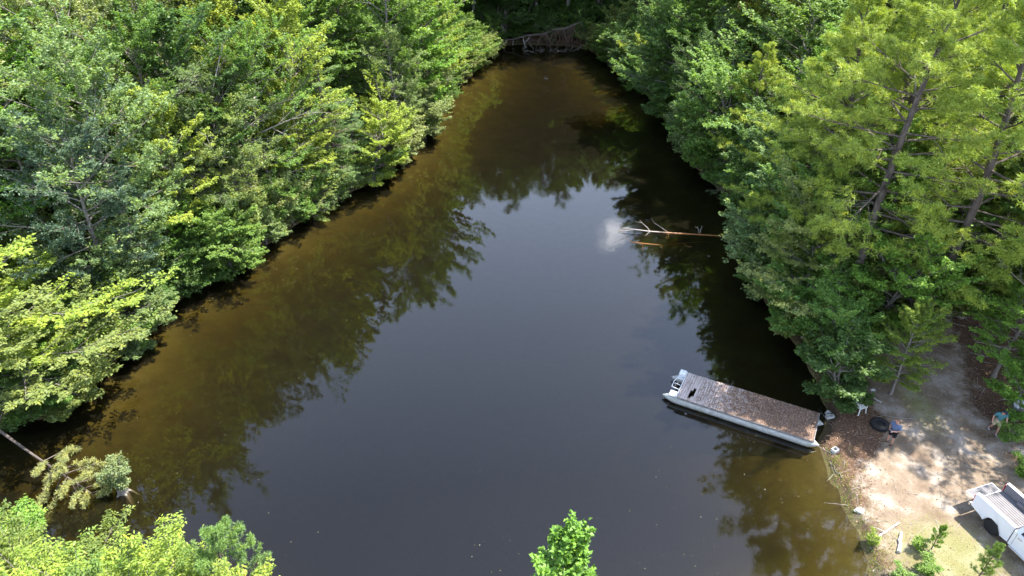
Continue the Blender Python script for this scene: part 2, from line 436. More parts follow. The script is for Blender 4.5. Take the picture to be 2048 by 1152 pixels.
PROTO = {}
def broadleaf(key, seed, H=17.0, Rr=4.0, t0=0.28, nlimb=42, nb=8, nt=7, nl=12, leaf=(0.20, 0.12), elev=(0.12, 0.95), flat=0.9,
              lflat=1.1, top=0.85, tm=0.55, dead=0, droop=0.15, bend=(0.05, 0.05), lean=0.5, r=0.17, stems=1, mat=None, lf=(0.48, 0.42), bark=None, matb=None, upb=0.12, twig_show=False):
    rng = np.random.RandomState(seed)
    parts = []; Ps, Ds, Ls, Bs, R0 = [], [], [], [], []
    for st in range(stems):
        ln = rng.normal(0, lean, 2) * (1 if stems == 1 else 2.2)
        sH = H * (1 if st == 0 else rng.uniform(0.75, 0.98)) * 0.87
        tt = np.linspace(0, 1, 12)
        P = np.stack([ln[0] * tt ** 1.5 + 0.25 * np.sin(tt * 5 + seed) * tt, ln[1] * tt ** 1.5 + 0.25 * np.cos(tt * 4 + seed) * tt, sH * tt], -1)
        P[0, 2] = -0.4
        rr = r * (1 - tt) ** 0.75 + 0.015; rr[0] *= 1.5
        parts.append(polytube(P, rr))
        n = nlimb // stems
        t = t0 + (0.985 - t0) * (np.arange(n) + rng.uniform(0, 1, n)) / n
        az = np.arange(n) * 2.39996 + rng.uniform(-0.5, 0.5, n)
        u = (t - t0) / (1 - t0)
        prof = np.sqrt(np.clip(1 - ((t - tm) / (1.02 - tm if True else 1)) ** 2, 0.0, 1)) * np.where(t < tm, np.clip(0.55 + 0.45 * (t - t0) / max(tm - t0, .01), 0, 1), 1)
        lob = 1 + 0.22 * np.sin(az * 2 + seed) + 0.15 * np.sin(az * 3 + seed * 1.7 + t * 6)
        L = Rr * (0.34 + 0.72 * prof) * lob * rng.uniform(0.75, 1.15, n)
        el = elev[0] + (elev[1] - elev[0]) * u ** 1.3 + rng.normal(0, 0.12, n)
        D = np.stack([np.cos(el) * np.cos(az), np.cos(el) * np.sin(az), np.sin(el)], -1)
        x = np.interp(t, tt, np.arange(12)); i0 = np.clip(x.astype(int), 0, 10); f = (x - i0)[:, None]
        Ps.append(P[i0] * (1 - f) + P[i0 + 1] * f); Ds.append(D); Ls.append(L); Bs.append(rng.normal(bend[0], bend[1], n)); R0.append(np.interp(t, tt, rr) * 0.5 + 0.01)
    L = np.concatenate(Ls)
    limb = Cv(np.concatenate(Ps), np.concatenate(Ds), L, np.concatenate(Bs), np.concatenate(R0), np.full(len(L), 0.01))
    alive = np.ones(len(L), bool)
    if dead:
        alive[rng.choice(len(L), dead, replace=False)] = False
    def sub(c, m): return Cv(c.P[m], c.D[m], c.L[m], c.B[m], c.r0[m], c.r1[m])
    parts.append(tubes(limb, 5, 5))
    la = sub(limb, alive)
    br = kids(la, nb, 0.22, 1.0, 0.6, 1.15, lf[0], flat, 0.05, rng, upb)
    parts.append(tubes(br, 3, 3))
    tw = kids(br, nt, 0.15, 1.0, 0.5, 1.2, lf[1], flat * 1.1, 0.0, rng, upb * 0.8, lvar=0.4)
    tw.L = np.clip(tw.L, 0.22, 1.0)
    if twig_show: parts.append(tubes(tw, 1, 3))
    V, q, tint = leaves(tw, nl, leaf[0], leaf[1], rng, lflat, droop=droop)
    crown = np_mesh(key + "_crown", V, q, mat or LEAF, tint)
    tv, tq = join(parts)
    trunk = np_mesh(key + "_trunk", tv, tq, bark or BARK, smooth=True)
    ex = None
    if dead:
        ex = []
        for j in np.nonzero(~alive)[0]:
            ld = sub(limb, np.array([j])); ld.L = ld.L * 1.12
            bd = kids(ld, 7, 0.2, 1.0, 0.5, 1.0, 0.45, 0.9, 0.05, rng, 0.1)
            bd.r0 = np.maximum(bd.r0, 0.016); bd.r1 = np.maximum(bd.r1, 0.008); ld.r0 = ld.r0 * 1.05 + 0.004; ld.r1 = ld.r1 + 0.006
            b2 = kids(bd, 4, 0.2, 1.0, 0.5, 1.0, 0.5, 0.9, 0.05, rng, 0.1); b2.r0 = np.full(len(b2.L), 0.010); b2.r1 = np.full(len(b2.L), 0.005)
            ex.append(np_mesh(key + "_dead", *join([tubes(ld, 5, 5), tubes(bd, 3, 3), tubes(b2, 2, 3)]), BARK_DEAD))
    PROTO[key] = (trunk, crown, ex, H)

def conifer(key, seed, H=21.0, Rr=4.2, t0=0.30, nlimb=46, nb=9, nt=5, nn=26, need=(0.20, 0.021), elev=(-0.05, 0.9), flat=0.5, r=0.22,
            hemlock=False, shape='pine', stubs=8, lean=0.6, kink=0.25, cone=0.65, tuft=0.65, matn=None, bend=0.08):
    rng = np.random.RandomState(seed)
    tt = np.linspace(0, 1, 14); ln = rng.normal(0, lean, 2)
    P = np.stack([ln[0] * tt ** 1.5 + kink * np.sin(tt * 6 + seed) * tt, ln[1] * tt ** 1.5 + kink * np.cos(tt * 5 + seed * 2) * tt, H * 0.96 * tt], -1)
    P[0, 2] = -0.4
    rr = r * (1 - tt) ** 0.8 + 0.02; rr[0] *= 1.35
    parts = [polytube(P, rr, 9)]
    n = nlimb; t = t0 + (0.985 - t0) * (np.arange(n) + rng.uniform(0, 1, n)) / n
    az = np.arange(n) * 2.39996 + rng.uniform(-0.6, 0.6, n); u = (t - t0) / (1 - t0)
    if shape == 'pine': prof = np.clip(np.minimum(0.55 + u * 1.3, (1.06 - u) ** 0.75 * 1.25), 0.06, 1.0)
    else: prof = np.clip((1.04 - u) ** 0.85, 0.05, 1)
    L = Rr * prof * rng.uniform(0.6, 1.2, n)
    el = elev[0] + (elev[1] - elev[0]) * u ** 1.4 + rng.normal(0, 0.10, n)
    D = np.stack([np.cos(el) * np.cos(az), np.cos(el) * np.sin(az), np.sin(el)], -1)
    x = np.interp(t, tt, np.arange(14)); i0 = np.clip(x.astype(int), 0, 12); f = (x - i0)[:, None]
    limb = Cv(P[i0] * (1 - f) + P[i0 + 1] * f, D, L, rng.normal(bend, 0.05, n), np.interp(t, tt, rr) * 0.38 + 0.012, np.full(n, 0.010))
    parts.append(tubes(limb, 5, 5))
    if stubs:
        m = stubs; ts = rng.uniform(0.12, t0 + 0.25, m); a2 = rng.uniform(0, 6.28, m)
        x = np.interp(ts, tt, np.arange(14)); i0 = np.clip(x.astype(int), 0, 12); f = (x - i0)[:, None]
        stub = Cv(P[i0] * (1 - f) + P[i0 + 1] * f, np.stack([np.cos(a2), np.sin(a2), np.zeros(m)], -1), rng.uniform(0.8, 3.2, m), rng.normal(-0.05, 0.08, m), np.full(m, 0.045), np.full(m, 0.012))
        parts.append(tubes(stub, 4, 4))
        sb = kids(stub, 4, 0.3, 1, 0.5, 1, 0.4, 0.6, 0, rng); sb.r0[:] = 0.014; sb.r1[:] = 0.006
        parts.append(tubes(sb, 2, 3))
    br = kids(limb, nb, 0.28 if not hemlock else 0.12, 1.0, 0.5, 1.0, 0.42 if not hemlock else 0.5, flat, 0.06 if not hemlock else -0.06, rng, 0.10 if not hemlock else 0.0)
    parts.append(tubes(br, 3, 3))
    tw = kids(br, nt, 0.2, 1.0, 0.5, 1.1, 0.45, flat * 1.3, 0.08 if not hemlock else -0.08, rng, 0.22 if not hemlock else 0.0)
    tw.L = np.clip(tw.L, 0.18, 0.75)
    if hemlock:
        V, q, tint = leaves(tw, nn, need[0], need[1], rng, 2.2, 0.05, 1.1, 0.12, 0.03)
        mat = NEEDLE_FINE
    else:
        V, q, tint = needles(tw, nn, need[0], need[1], rng, cone, 0.2, tuft)
        mat = NEEDLE
    PROTO[key] = (np_mesh(key + "_trunk", *join(parts), BARK_PINE, smooth=True), np_mesh(key + "_crown", V, q, matn or mat, tint), None, H)

# maples and gums: coarse bright leaves in layered sprays
broadleaf('maple1', 11, 17, 4.4, 0.25, 46, 9, 7, 12, (0.19, 0.14), flat=0.5, lflat=1.5)
broadleaf('maple2', 12, 16, 4.1, 0.22, 44, 9, 7, 12, (0.18, 0.13), flat=0.45, lflat=1.4, dead=4)
# oaks: finer, greyer, lumpy
broadleaf('oak1', 21, 18, 4.6, 0.30, 46, 9, 7, 13, (0.15, 0.085), flat=1.3, lflat=0.6, dead=3)
broadleaf('oak2', 22, 17, 4.2, 0.26, 44, 9, 7, 13, (0.16, 0.08), flat=1.2, lflat=0.7, tm=0.6)
# willow-like grey-green tree with narrow leaves and pale bare sticks
broadleaf('willow1', 31, 12, 3.9, 0.15, 44, 9, 7, 13, (0.17, 0.055), flat=1.0, lflat=0.7, dead=5, droop=0.4, stems=2, elev=(0.05, 1.1))
# sourwood / beech: arching layered sprays
broadleaf('spray1', 41, 13, 3.6, 0.18, 36, 10, 6, 13, (0.18, 0.10), elev=(0.25, 1.2), flat=0.25, lflat=2.0, droop=0.35, bend=(-0.06, 0.04), upb=0.02)
broadleaf('spray2', 42, 15, 3.8, 0.20, 38, 10, 6, 13, (0.18, 0.10), elev=(0.2, 1.2), flat=0.3, lflat=1.8, droop=0.35, bend=(-0.05, 0.04), upb=0.04)
# low wide trees hanging over the water, and near treetops with fine leaves
broadleaf('bank1', 81, 9, 3.7, 0.04, 46, 9, 7, 14, (0.15, 0.10), flat=0.8, lflat=1.2, stems=3, r=0.09, lean=0.5, elev=(-0.05, 0.95))
broadleaf('bank2', 82, 9, 3.6, 0.05, 46, 9, 7, 14, (0.15, 0.085), flat=0.5, lflat=1.5, stems=2, r=0.10, lean=0.6, elev=(0.0, 1.0), droop=0.3, dead=3)
broadleaf('near1', 83, 10, 2.6, 0.35, 40, 9, 7, 19, (0.10, 0.055), flat=0.6, lflat=1.2, r=0.10, lean=0.3, elev=(0.2, 1.05), droop=0.25)
broadleaf('near2', 84, 10, 2.5, 0.35, 36, 10, 7, 19, (0.115, 0.046), flat=0.4, lflat=1.2, r=0.10, lean=0.3, elev=(0.2, 1.1), droop=0.45)
# bank thickets and shrubs
broadleaf('shrub1', 51, 4.2, 2.1, 0.06, 30, 7, 5, 12, (0.13, 0.075), flat=1.2, lflat=0.8, stems=3, r=0.05, lean=0.3)
broadleaf('shrub2', 52, 5.0, 2.0, 0.08, 30, 7, 5, 12, (0.17, 0.10), flat=0.6, lflat=1.2, stems=2, r=0.05, lean=0.4)
broadleaf('sapling1', 53, 7.8, 1.35, 0.20, 30, 7, 4, 10, (0.19, 0.13), flat=0.6, lflat=1.2, r=0.06, lean=0.2, elev=(0.5, 1.2))
conifer('pine1', 61, 22, 4.6, 0.26, nlimb=58, nb=10, nt=6, nn=26, flat=1.1)
conifer('pine2', 62, 20, 4.2, 0.22, nlimb=54, nb=10, nt=6, flat=1.1, lean=0.9, kink=0.35)
conifer('pine3', 63, 15, 3.4, 0.13, nlimb=46, nb=9, flat=1.0, lean=0.4, nn=24)
conifer('hemlock1', 71, 17, 4.0, 0.08, nlimb=60, nb=12, nt=6, nn=10, need=(0.12, 0.045), elev=(-0.10, 0.5), flat=0.12, hemlock=True, shape='cone', stubs=0, bend=-0.05)
conifer('youngpine', 64, 4.0, 1.1, 0.12, nlimb=22, nb=4, nt=3, nn=46, need=(0.20, 0.014), elev=(0.5, 1.2), r=0.045, stubs=0, lean=0.15, kink=0.1, tuft=0.3, cone=1.2)

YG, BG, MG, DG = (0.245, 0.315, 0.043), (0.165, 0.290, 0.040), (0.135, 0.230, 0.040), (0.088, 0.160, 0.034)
GG, BL, PN, OL = (0.230, 0.275, 0.090), (0.165, 0.235, 0.070), (0.275, 0.360, 0.052), (0.200, 0.250, 0.058)
KINDNAME = {'maple': 'broadleaf_tree', 'oak': 'oak_tree', 'willow': 'willow_tree', 'spray': 'layered_tree', 'shrub': 'shrub', 'sapling': 'sapling',
            'pine': 'pine_tree', 'hemlock': 'hemlock_tree', 'youngpine': 'young_pine', 'tiny': 'shrub', 'bank': 'bank_tree', 'near': 'broadleaf_tree'}
trng = random.Random(77)
def plant(kind, x, y, h, color, label, group=None, wide=1.0, rz=None, tilt=(0, 0), cat=None):
    trunk, crown, ex, H = PROTO[kind]
    s = h / H
    wide *= 1.22 if h > 6 else 1.1
    base = kind.rstrip('0123456789')
    z = float(gz(x, y))
    o = empty(KINDNAME[base], (x, y, max(z, -0.4)), trng.uniform(0, 6.28) if rz is None else rz, (s * wide, s * wide, s))
    if tilt != (0, 0): o.rotation_euler = (R(tilt[0]), R(tilt[1]), o.rotation_euler.z)
    tag(o, label, cat or ('shrub' if base == 'shrub' else 'sapling' if base in ('sapling', 'youngpine') else 'tree'), group)
    a = link("trunk", trunk, o); b = link("crown", crown, o)
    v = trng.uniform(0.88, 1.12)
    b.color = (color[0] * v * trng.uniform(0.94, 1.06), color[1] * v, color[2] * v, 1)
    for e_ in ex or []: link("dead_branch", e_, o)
    return o
def plant_at(kind, px, py, h, color, label, group=None, wide=1.0, frac=0.62, **kw):
    p = at(px, py, h * frac + 1.0)
    for _ in range(12):                                   # every trunk stands on the bank, none in the water
        d = sd1(p.x, p.y)
        if d > 0.55: break
        e = 0.5; g = Vector((sd1(p.x + e, p.y) - sd1(p.x - e, p.y), sd1(p.x, p.y + e) - sd1(p.x, p.y - e), 0)).normalized()
        p = p + g * (0.65 - d)
    return plant(kind, p.x, p.y, h, color, label, group, wide, **kw)

# ------------------------------------------------------------------ the woods, tree by tree
# left bank: (kind, crown centre px, py, height, colour, width, label)
LEFT = [
 # waterside row
 ('bank2', 60, 560, 9.5, YG, 1.25, "wide yellow-green tree with bare grey sticks at the left edge above the cove"),
 ('bank2', 120, 680, 8.5, OL, 1.2, "yellow-green tree with pale bare twigs reaching over the water at the left edge"),
 ('bank1', 80, 770, 4.8, MG, 1.5, "big dark green thicket hanging over the cove below the twiggy yellow-green tree"),
 ('shrub1', 0, 850, 3.6, DG, 1.5, "dark shrub at the left edge above the leaning dead trunk"),
 ('bank2', 245, 655, 5.0, OL, 1.0, "low branch-like yellow-green tree tip poking over the left bank water"),
 ('bank1', 330, 545, 7.5, BL, 1.1, "bluish green small oak hanging over the left bank above the brown shallows"),
 ('shrub1', 400, 545, 5.0, DG, 1.3, "dark bluish shrub at the waterline below the grey-green oak"),
 ('spray1', 405, 470, 7.0, BG, 0.9, "small bright green tree just above the dark waterside shrubs"),
 ('shrub2', 455, 505, 5.0, MG, 1.3, "mid green thicket leaning to the water left of the twiggy grey bush"),
 ('willow1', 545, 400, 9.0, GG, 1.05, "grey-green twiggy willow with pale dead sticks at the waterline"),
 ('shrub1', 600, 400, 4.5, GG, 1.1, "pale grey bush at the waterside beside the dead sticks"),
 ('spray1', 650, 300, 9.5, YG, 1.0, "yellow-green layered tree in front of the feathery hemlock"),
 ('spray1', 690, 345, 5.5, YG, 1.1, "low yellow-green tree whose drooping tip touches the water"),
 ('shrub1', 735, 335, 4.0, BL, 1.2, "dark bluish bush on the bank between yellow-green tree and hemlock"),
 ('hemlock1', 745, 210, 14.0, (0.13, 0.21, 0.055), 1.0, "feathery hemlock with flat tiered branches above the left bank"),
 ('hemlock1', 790, 275, 7.5, (0.13, 0.21, 0.07), 1.05, "small pale feathery hemlock low on the left bank"),
 ('shrub1', 838, 262, 4.8, GG, 1.1, "pale silvery shrub at the waterline right of the hemlock"),
 ('shrub1', 895, 215, 5.0, GG, 1.15, "silvery green shrub at the waterline where the pond narrows"),
 ('oak2', 850, 160, 12.0, BL, 0.9, "bluish green oak behind the silvery waterside shrubs"),
 ('maple1', 905, 110, 13.0, BG, 0.9, "fresh green tree over the narrow part of the left bank"),
 ('maple2', 950, 75, 12.0, YG, 0.9, "yellow-green maple at the far end of the left bank"),
 ('shrub2', 955, 125, 5.0, MG, 1.2, "dark green bush at the waterline under the farthest left maple"),
 # second row
 ('maple1', 55, 330, 13.0, BG, 1.1, "bright green maple at the left edge above the dark gap"),
 ('oak2', 235, 330, 15.0, BL, 1.0, "tall bluish oak left of the centre of the left woods"),
 ('oak2', 320, 440, 12.0, (0.10, 0.165, 0.085), 1.1, "pale blue-green oak with frosted-looking leaves over the bank"),
 ('spray2', 385, 350, 11.0, YG, 0.9, "yellow-green tree tucked between the two blue-green oaks and the willow"),
 ('willow1', 490, 300, 12.0, (0.13, 0.19, 0.06), 1.0, "pale green airy tree with thin grey stems in mid left woods"),
 ('willow1', 560, 350, 10.0, OL, 0.9, "light olive tree behind the twiggy waterside willow"),
 ('spray2', 475, 190, 13.5, YG, 1.0, "yellow-green layered tree behind the pale airy tree"),
 ('spray2', 600, 180, 14.0, YG, 0.85, "tall yellow-green layered tree left of the hemlock"),
 ('maple2', 400, 235, 14.0, DG, 1.0, "dark green tree with bare forked branches in mid left woods"),
 ('oak1', 330, 260, 14.0, MG, 1.0, "mid green oak behind the tall bluish oak"),
 ('oak1', 540, 235, 13.0, MG, 0.9, "shaded green oak between the yellow-green layered trees"),
 # third row
 ('maple1', 45, 150, 17.0, BG, 1.1, "tall bright green maple in the top left corner"),
 ('oak1', 175, 215, 16.0, GG, 1.1, "grey-green oak beside the tall corner maple"),
 ('oak1', 250, 90, 17.0, GG, 1.05, "broad grey-green oak near the top left"),
 ('oak1', 400, 60, 18.0, (0.14, 0.165, 0.075), 1.1, "largest pale grey oak at the top of the left woods"),
 ('oak2', 150, 60, 17.0, GG, 1.0, "grey-green oak crown between the corner maple and the broad oak"),
 ('oak2', 330, 160, 16.0, OL, 0.9, "olive oak crown under the pale grey oaks"),
 ('maple2', 300, 40, 16.5, BG, 0.8, "light green tree peeking between two pale oaks"),
 ('oak2', 540, 60, 17.0, DG, 1.0, "dark green oak at the top of the left woods"),
 ('maple1', 500, 120, 15.0, DG, 0.9, "dark green tree between the pale oak and the layered trees"),
 ('maple1', 640, 60, 17.0, MG, 1.0, "mid green tree rising behind the hemlock"),
 ('hemlock1', 700, 60, 16.0, (0.12, 0.20, 0.05), 0.85, "second feathery hemlock standing behind the first"),
 ('oak2', 790, 60, 16.0, MG, 0.95, "deep green oak at the top behind the hemlocks"),
 ('maple1', 860, 30, 16.0, BG, 0.9, "tall light green tree over the far left bank"),
 ('spray2', 600, 110, 15.0, MG, 0.9, "shaded layered tree under the mid green crown by the hemlock"),
]
for n_, (kd, px, py, h, colr, wd, lab) in enumerate(LEFT):
    plant_at(kd, px - (22 if n_ < 22 else 22) - (14 if py > 450 else 0) + (10 if py < 180 and n_ < 22 else 0), py - (8 if n_ < 22 else 0), h * (1 if n_ < 22 else 1.2), colr, lab, wide=wd * (1 if n_ < 22 else 0.9), frac=0.62 if n_ < 22 else 0.54)

RIGHT = [
 # far end and right bank, waterside
 ('shrub2', 1200, 105, 4.5, YG, 0.9, "small bright yellow-green sapling bush beside the fallen roots"),
 ('maple1', 1215, 60, 14.0, MG, 0.9, "deep green tree right of the fallen trunk at the far end"),
 ('shrub1', 1245, 160, 5.5, DG, 1.3, "dark shrub overhanging the first shadow on the far right water"),
 ('bank1', 1265, 110, 11.0, DG, 0.95, "dark leafy tree over the far right bank"),
 ('oak2', 1330, 150, 11.5, DG, 1.0, "dark blue-green oak above the round shadow on the water"),
 ('shrub1', 1320, 235, 5.5, BL, 1.3, "bluish shrub at the waterline on the right bank bend"),
 ('bank1', 1385, 195, 11.0, MG, 0.95, "dense rounded green tree on the right bank bend"),
 ('shrub2', 1360, 290, 5.5, MG, 1.35, "mid green thicket over dark water beyond the submerged tree"),
 ('bank1', 1420, 300, 9.5, DG, 0.95, "shaded oak above the dark water on the right bank"),
 ('shrub2', 1435, 365, 5.0, MG, 1.3, "leafy thicket on the right bank above the submerged tree"),
 ('bank1', 1500, 400, 8.5, BL, 1.0, "bluish leafy tree on the bank at the submerged tree's root end"),
 ('shrub1', 1495, 480, 5.0, BL, 1.2, "blue-green shrub right beside the submerged tree's root end"),
 ('shrub2', 1520, 570, 5.0, MG, 1.3, "green thicket overhanging the pond between submerged tree and boat"),
 ('bank2', 1570, 520, 8.5, OL, 0.95, "olive green tree over the water below the slim pine"),
 ('bank1', 1525, 610, 5.8, MG, 1.0, "broad green tree overhanging the water just above the boat"),
 ('bank2', 1540, 665, 3.8, OL, 0.85, "light green tree drooping over sand beside the boat's shore end"),
 ('spray1', 1806, 668, 6.0, YG, 0.9, "yellow-green layered tree in front of the clearing"),
 ('shrub2', 1600, 700, 4.5, DG, 1.2, "dark green bush over the water directly behind the boat"),
 # second row on the right
 ('pine3', 1490, 200, 13.0, PN, 0.9, "slender pine with yellow-green tufts behind the rounded tree"),
 ('pine3', 1530, 320, 12.5, PN, 1.0, "pine with pale yellow-green tufts leaning toward the pond"),
 ('hemlock1', 1430, 110, 13.0, (0.11, 0.17, 0.05), 1.0, "dusky feathery hemlock in the upper right woods"),
 ('maple1', 1500, 45, 15.0, YG, 0.8, "yellow-green crown glowing at the top of the right woods"),
 ('maple1', 1370, 50, 15.0, MG, 0.95, "tall green tree at the top behind the dark blue-green oak"),
 ('oak2', 1290, 35, 16.0, MG, 0.95, "tall green oak at the top near the far end of the pond"),
 ('oak1', 1440, 20, 16.0, OL, 0.9, "olive oak at the top edge of the right woods"),
 ('maple2', 1610, 440, 10.0, MG, 1.0, "green tree with bare sticks under the tall pines"),
 ('hemlock1', 1480, 250, 10.0, (0.12, 0.17, 0.06), 0.9, "grey-green hemlock with drooping branches above the leafy thicket"),
]
for n_, (kd, px, py, h, colr, wd, lab) in enumerate(RIGHT):
    plant_at(kd, px + (24 if n_ < 18 else 20) + (14 if 350 < py < 560 else 0), py, h, colr, lab, wide=wd)

# tall pines on the right, planted by their feet
for px, py, c_, lb in [(436, 556, DG, "dark green thicket low on the left bank between the oak and the leafy thicket"), (500, 520, MG, "mid green thicket low on the left bank before the twiggy willow"),
                       (556, 478, BL, "bluish thicket at the water directly under the twiggy willow"), (610, 440, MG, "green thicket at the water right of the twiggy willow")]:
    p = at(px, py, 0.8); plant('shrub1', p.x - 1.2, p.y + 0.6, 4.0, c_, lb, wide=1.25)
for kd, x, y, h, c_, wd, lb in [
 ('bank1', -20.6, 43.6, 6.6, MG, 1.0, "round green bank tree bulging over the left water below the pale blue-green oak"),
 ('bank2', -16.4, 51.6, 5.4, OL, 1.0, "olive bank tree leaning over the left water beside the twiggy willow"),
 ('bank2', -12.6, 58.2, 7.4, YG, 0.95, "bright yellow-green bank tree bulging over the left water before the hemlock"),
 ('bank1', -8.9, 68.6, 6.2, GG, 0.95, "pale green bank tree bulging over the water right of the hemlock"),
 ('bank1', -23.6, 34.6, 6.2, BL, 1.0, "blue-green bank tree bulging over the brown water above the cove")]:
    plant(kd, x, y, h, c_, lb, wide=wd)
PINES = [
 ('pine1', 20.6, 35.5, 23.0, 1.0, "big pine with a thick dark trunk at the upper right"),
 ('pine2', 20.2, 40.5, 20.0, 0.95, "slim pine with thin straight trunk left of the thick-trunked pine"),
 ('pine1', 22.8, 39.5, 22.0, 0.95, "pine with forked upper limbs between the slim pine and the thick one"),
 ('pine2', 24.8, 34.0, 22.0, 1.0, "pine with long reaching limbs at the right edge"),
 ('pine2', 25.5, 44.0, 21.0, 1.0, "pine standing behind the thick-trunked pine"),
 ('pine1', 30.5, 41.0, 22.0, 1.0, "pine in the upper right corner"),
 ('pine3', 20.6, 46.5, 17.0, 1.0, "mid height pine behind the slim pine near the bank"),
]
for kd, x, y, h, wd, lab in PINES:
    plant(kd, x, y, h, PN, lab, wide=wd)
MORE = [
 ('maple1', 28.5, 36.0, 12.0, MG, 1.0, "deep green maple at the right edge below the pines"),
 ('maple2', 28.0, 31.0, 8.0, BG, 1.0, "bright green small maple at the right edge above the shaded man"),
 ('shrub2', 27.4, 27.6, 3.6, BG, 1.0, "green shrub at the right edge beside the grey bin"),
 ('maple1', 24.0, 45.0, 9.0, BG, 1.0, "leafy green understorey tree glimpsed between the pine trunks"),
 ('spray1', 27.5, 41.0, 9.0, YG, 1.0, "yellow-green understorey tree behind the thick pine trunk"),
 ('maple1', 32.5, 47.0, 15.0, YG, 1.0, "yellow-green hickory crown behind the right pines"),
 ('oak2', 25.0, 52.0, 15.0, BG, 1.0, "green oak behind the pines in the upper right woods"),
 ('bank2', 22.6, 35.2, 8.0, BG, 1.0, "bright green tree at the feet of the tall pines"),
 ('maple1', 22.8, 36.6, 12.0, BG, 0.85, "bright leafy tree half hiding the thick pine trunk"),
 ('spray1', 25.6, 37.4, 11.0, YG, 0.9, "yellow-green layered tree right of the thick pine trunk"),
 ('pine3', 18.9, 37.6, 13.0, PN, 0.95, "pine leaning over the water left of the slim pine"),
 ('bank1', 20.2, 43.6, 9.0, MG, 1.0, "green bank tree under the mid height pine"),
 ('maple1', 24.5, 59.0, 15.0, MG, 1.0, "shaded tree in the upper right woods left of the pines"),
]
for kd, x, y, h, colr, wd, lab in MORE:
    plant(kd, x, y, h, colr, lab, wide=wd)

# near shore under the camera
NEAR = [
 ('near1', -17.6, 13.6, 9.0, BG, 1.0, "yellow-green treetop nearest the left edge at the bottom of the photo"),
 ('near2', -14.6, 12.6, 9.6, (0.18, 0.245, 0.045), 1.0, "bright yellow-green treetop in the lower left beside the pond"),
 ('near2', -11.6, 12.2, 9.7, YG, 0.95, "bright treetop in the lower left next to the feathery pine tip"),
 ('near1', -16.2, 10.6, 10.8, YG, 1.0, "fresh green treetop filling the bottom left corner"),
 ('near2', -12.8, 10.2, 10.8, (0.16, 0.25, 0.045), 1.0, "lime green treetop cut by the bottom edge left of the pine tip"),
 ('near1', -9.6, 10.8, 9.6, YG, 0.9, "yellow-green treetop touching the feathery pine tip"),
 ('near1', -19.5, 12.0, 9.8, BG, 1.0, "pale fresh green treetop behind the soft corner pine crown"),
 ('sapling1', -13.8, 14.0, 9.0, BG, 0.9, "thin leafy stem rising above the near left treetops"),
 ('sapling1', -7.4, 12.9, 8.1, YG, 0.75, "slim pale leafy shoot right of the feathery pine tip"),
 ('sapling1', 1.95, 14.7, 8.35, (0.15, 0.28, 0.035), 0.68, "bright green sapling top standing alone at the bottom middle"),
]
for kd, x, y, h, colr, wd, lab in NEAR:
    plant(kd, x, y, h - (0.6 if x < -5 else 0.1), colr, lab, wide=wd)
plant('pine3', -9.0, 12.6, 10.1, (0.17, 0.28, 0.07), "feathery pine tip among the near left treetops", wide=0.75)
plant('pine3', -17.6, 10.6, 11.0, (0.12, 0.22, 0.05), "soft pine crown in the bottom left corner", wide=0.7)

# deep woods: crowns that nothing tells apart
def fill(n, region, kinds, cols, lab, grp, hmin, hmax, seed, minsep=4.2):
    r = random.Random(seed); pts = []
    tries = 0
    while len(pts) < n and tries < 6000:
        tries += 1
        x = r.uniform(region[0], region[1]); y = r.uniform(region[2], region[3])
        d = sd1(x, y)
        if d < 7.0 and y < 104: continue
        if d < 2.0: continue
        if 14 < x < 34 and y < 36: continue
        if any((x - a) ** 2 + (y - b) ** 2 < minsep ** 2 for a, b in pts): continue
        if any((x - o.location.x) ** 2 + (y - o.location.y) ** 2 < 9 for o in TOPS): continue
        pts.append((x, y))
    for x, y in pts:
        i = r.randrange(len(kinds))
        plant(kinds[i], x, y, r.uniform(hmin, hmax), cols[r.randrange(len(cols))], lab, grp, r.uniform(0.9, 1.15))
FAR = [
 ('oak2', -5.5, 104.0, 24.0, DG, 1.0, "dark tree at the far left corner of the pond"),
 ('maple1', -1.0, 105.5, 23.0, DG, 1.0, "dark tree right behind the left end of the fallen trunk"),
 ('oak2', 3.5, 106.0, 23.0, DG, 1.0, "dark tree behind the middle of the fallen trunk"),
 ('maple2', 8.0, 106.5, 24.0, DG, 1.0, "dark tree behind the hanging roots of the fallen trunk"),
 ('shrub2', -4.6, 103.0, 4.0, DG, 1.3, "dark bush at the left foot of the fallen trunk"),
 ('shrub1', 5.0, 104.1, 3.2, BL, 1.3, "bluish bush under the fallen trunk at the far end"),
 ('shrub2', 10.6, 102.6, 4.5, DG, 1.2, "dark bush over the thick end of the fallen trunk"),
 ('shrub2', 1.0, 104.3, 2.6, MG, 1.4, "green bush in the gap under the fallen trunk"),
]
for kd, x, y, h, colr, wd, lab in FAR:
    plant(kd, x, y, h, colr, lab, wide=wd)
TOPS = [o for o in COL.objects if o.parent is None and o.get('category') == 'tree']
fill(70, (-62, -9, 26, 104), ['oak1', 'oak2', 'maple1', 'maple2', 'spray2'], [GG, OL, MG, BG, GG, DG], "broadleaf tree deep in the left woods behind the waterside rows", "deep woods on the left", 15, 19, 1)
fill(46, (18, 60, 37, 104), ['oak2', 'maple1', 'pine2', 'maple2', 'pine1'], [MG, DG, OL, PN, MG], "tree deep in the right woods behind the waterside rows", "deep woods on the right", 16, 21, 2, 4.6)
fill(40, (-34, 40, 103, 145), ['oak2', 'maple1', 'maple2', 'oak1'], [DG, DG, MG], "dark green tree in the woods past the far end of the pond", "woods past the far end", 21, 26, 3, 4.6)

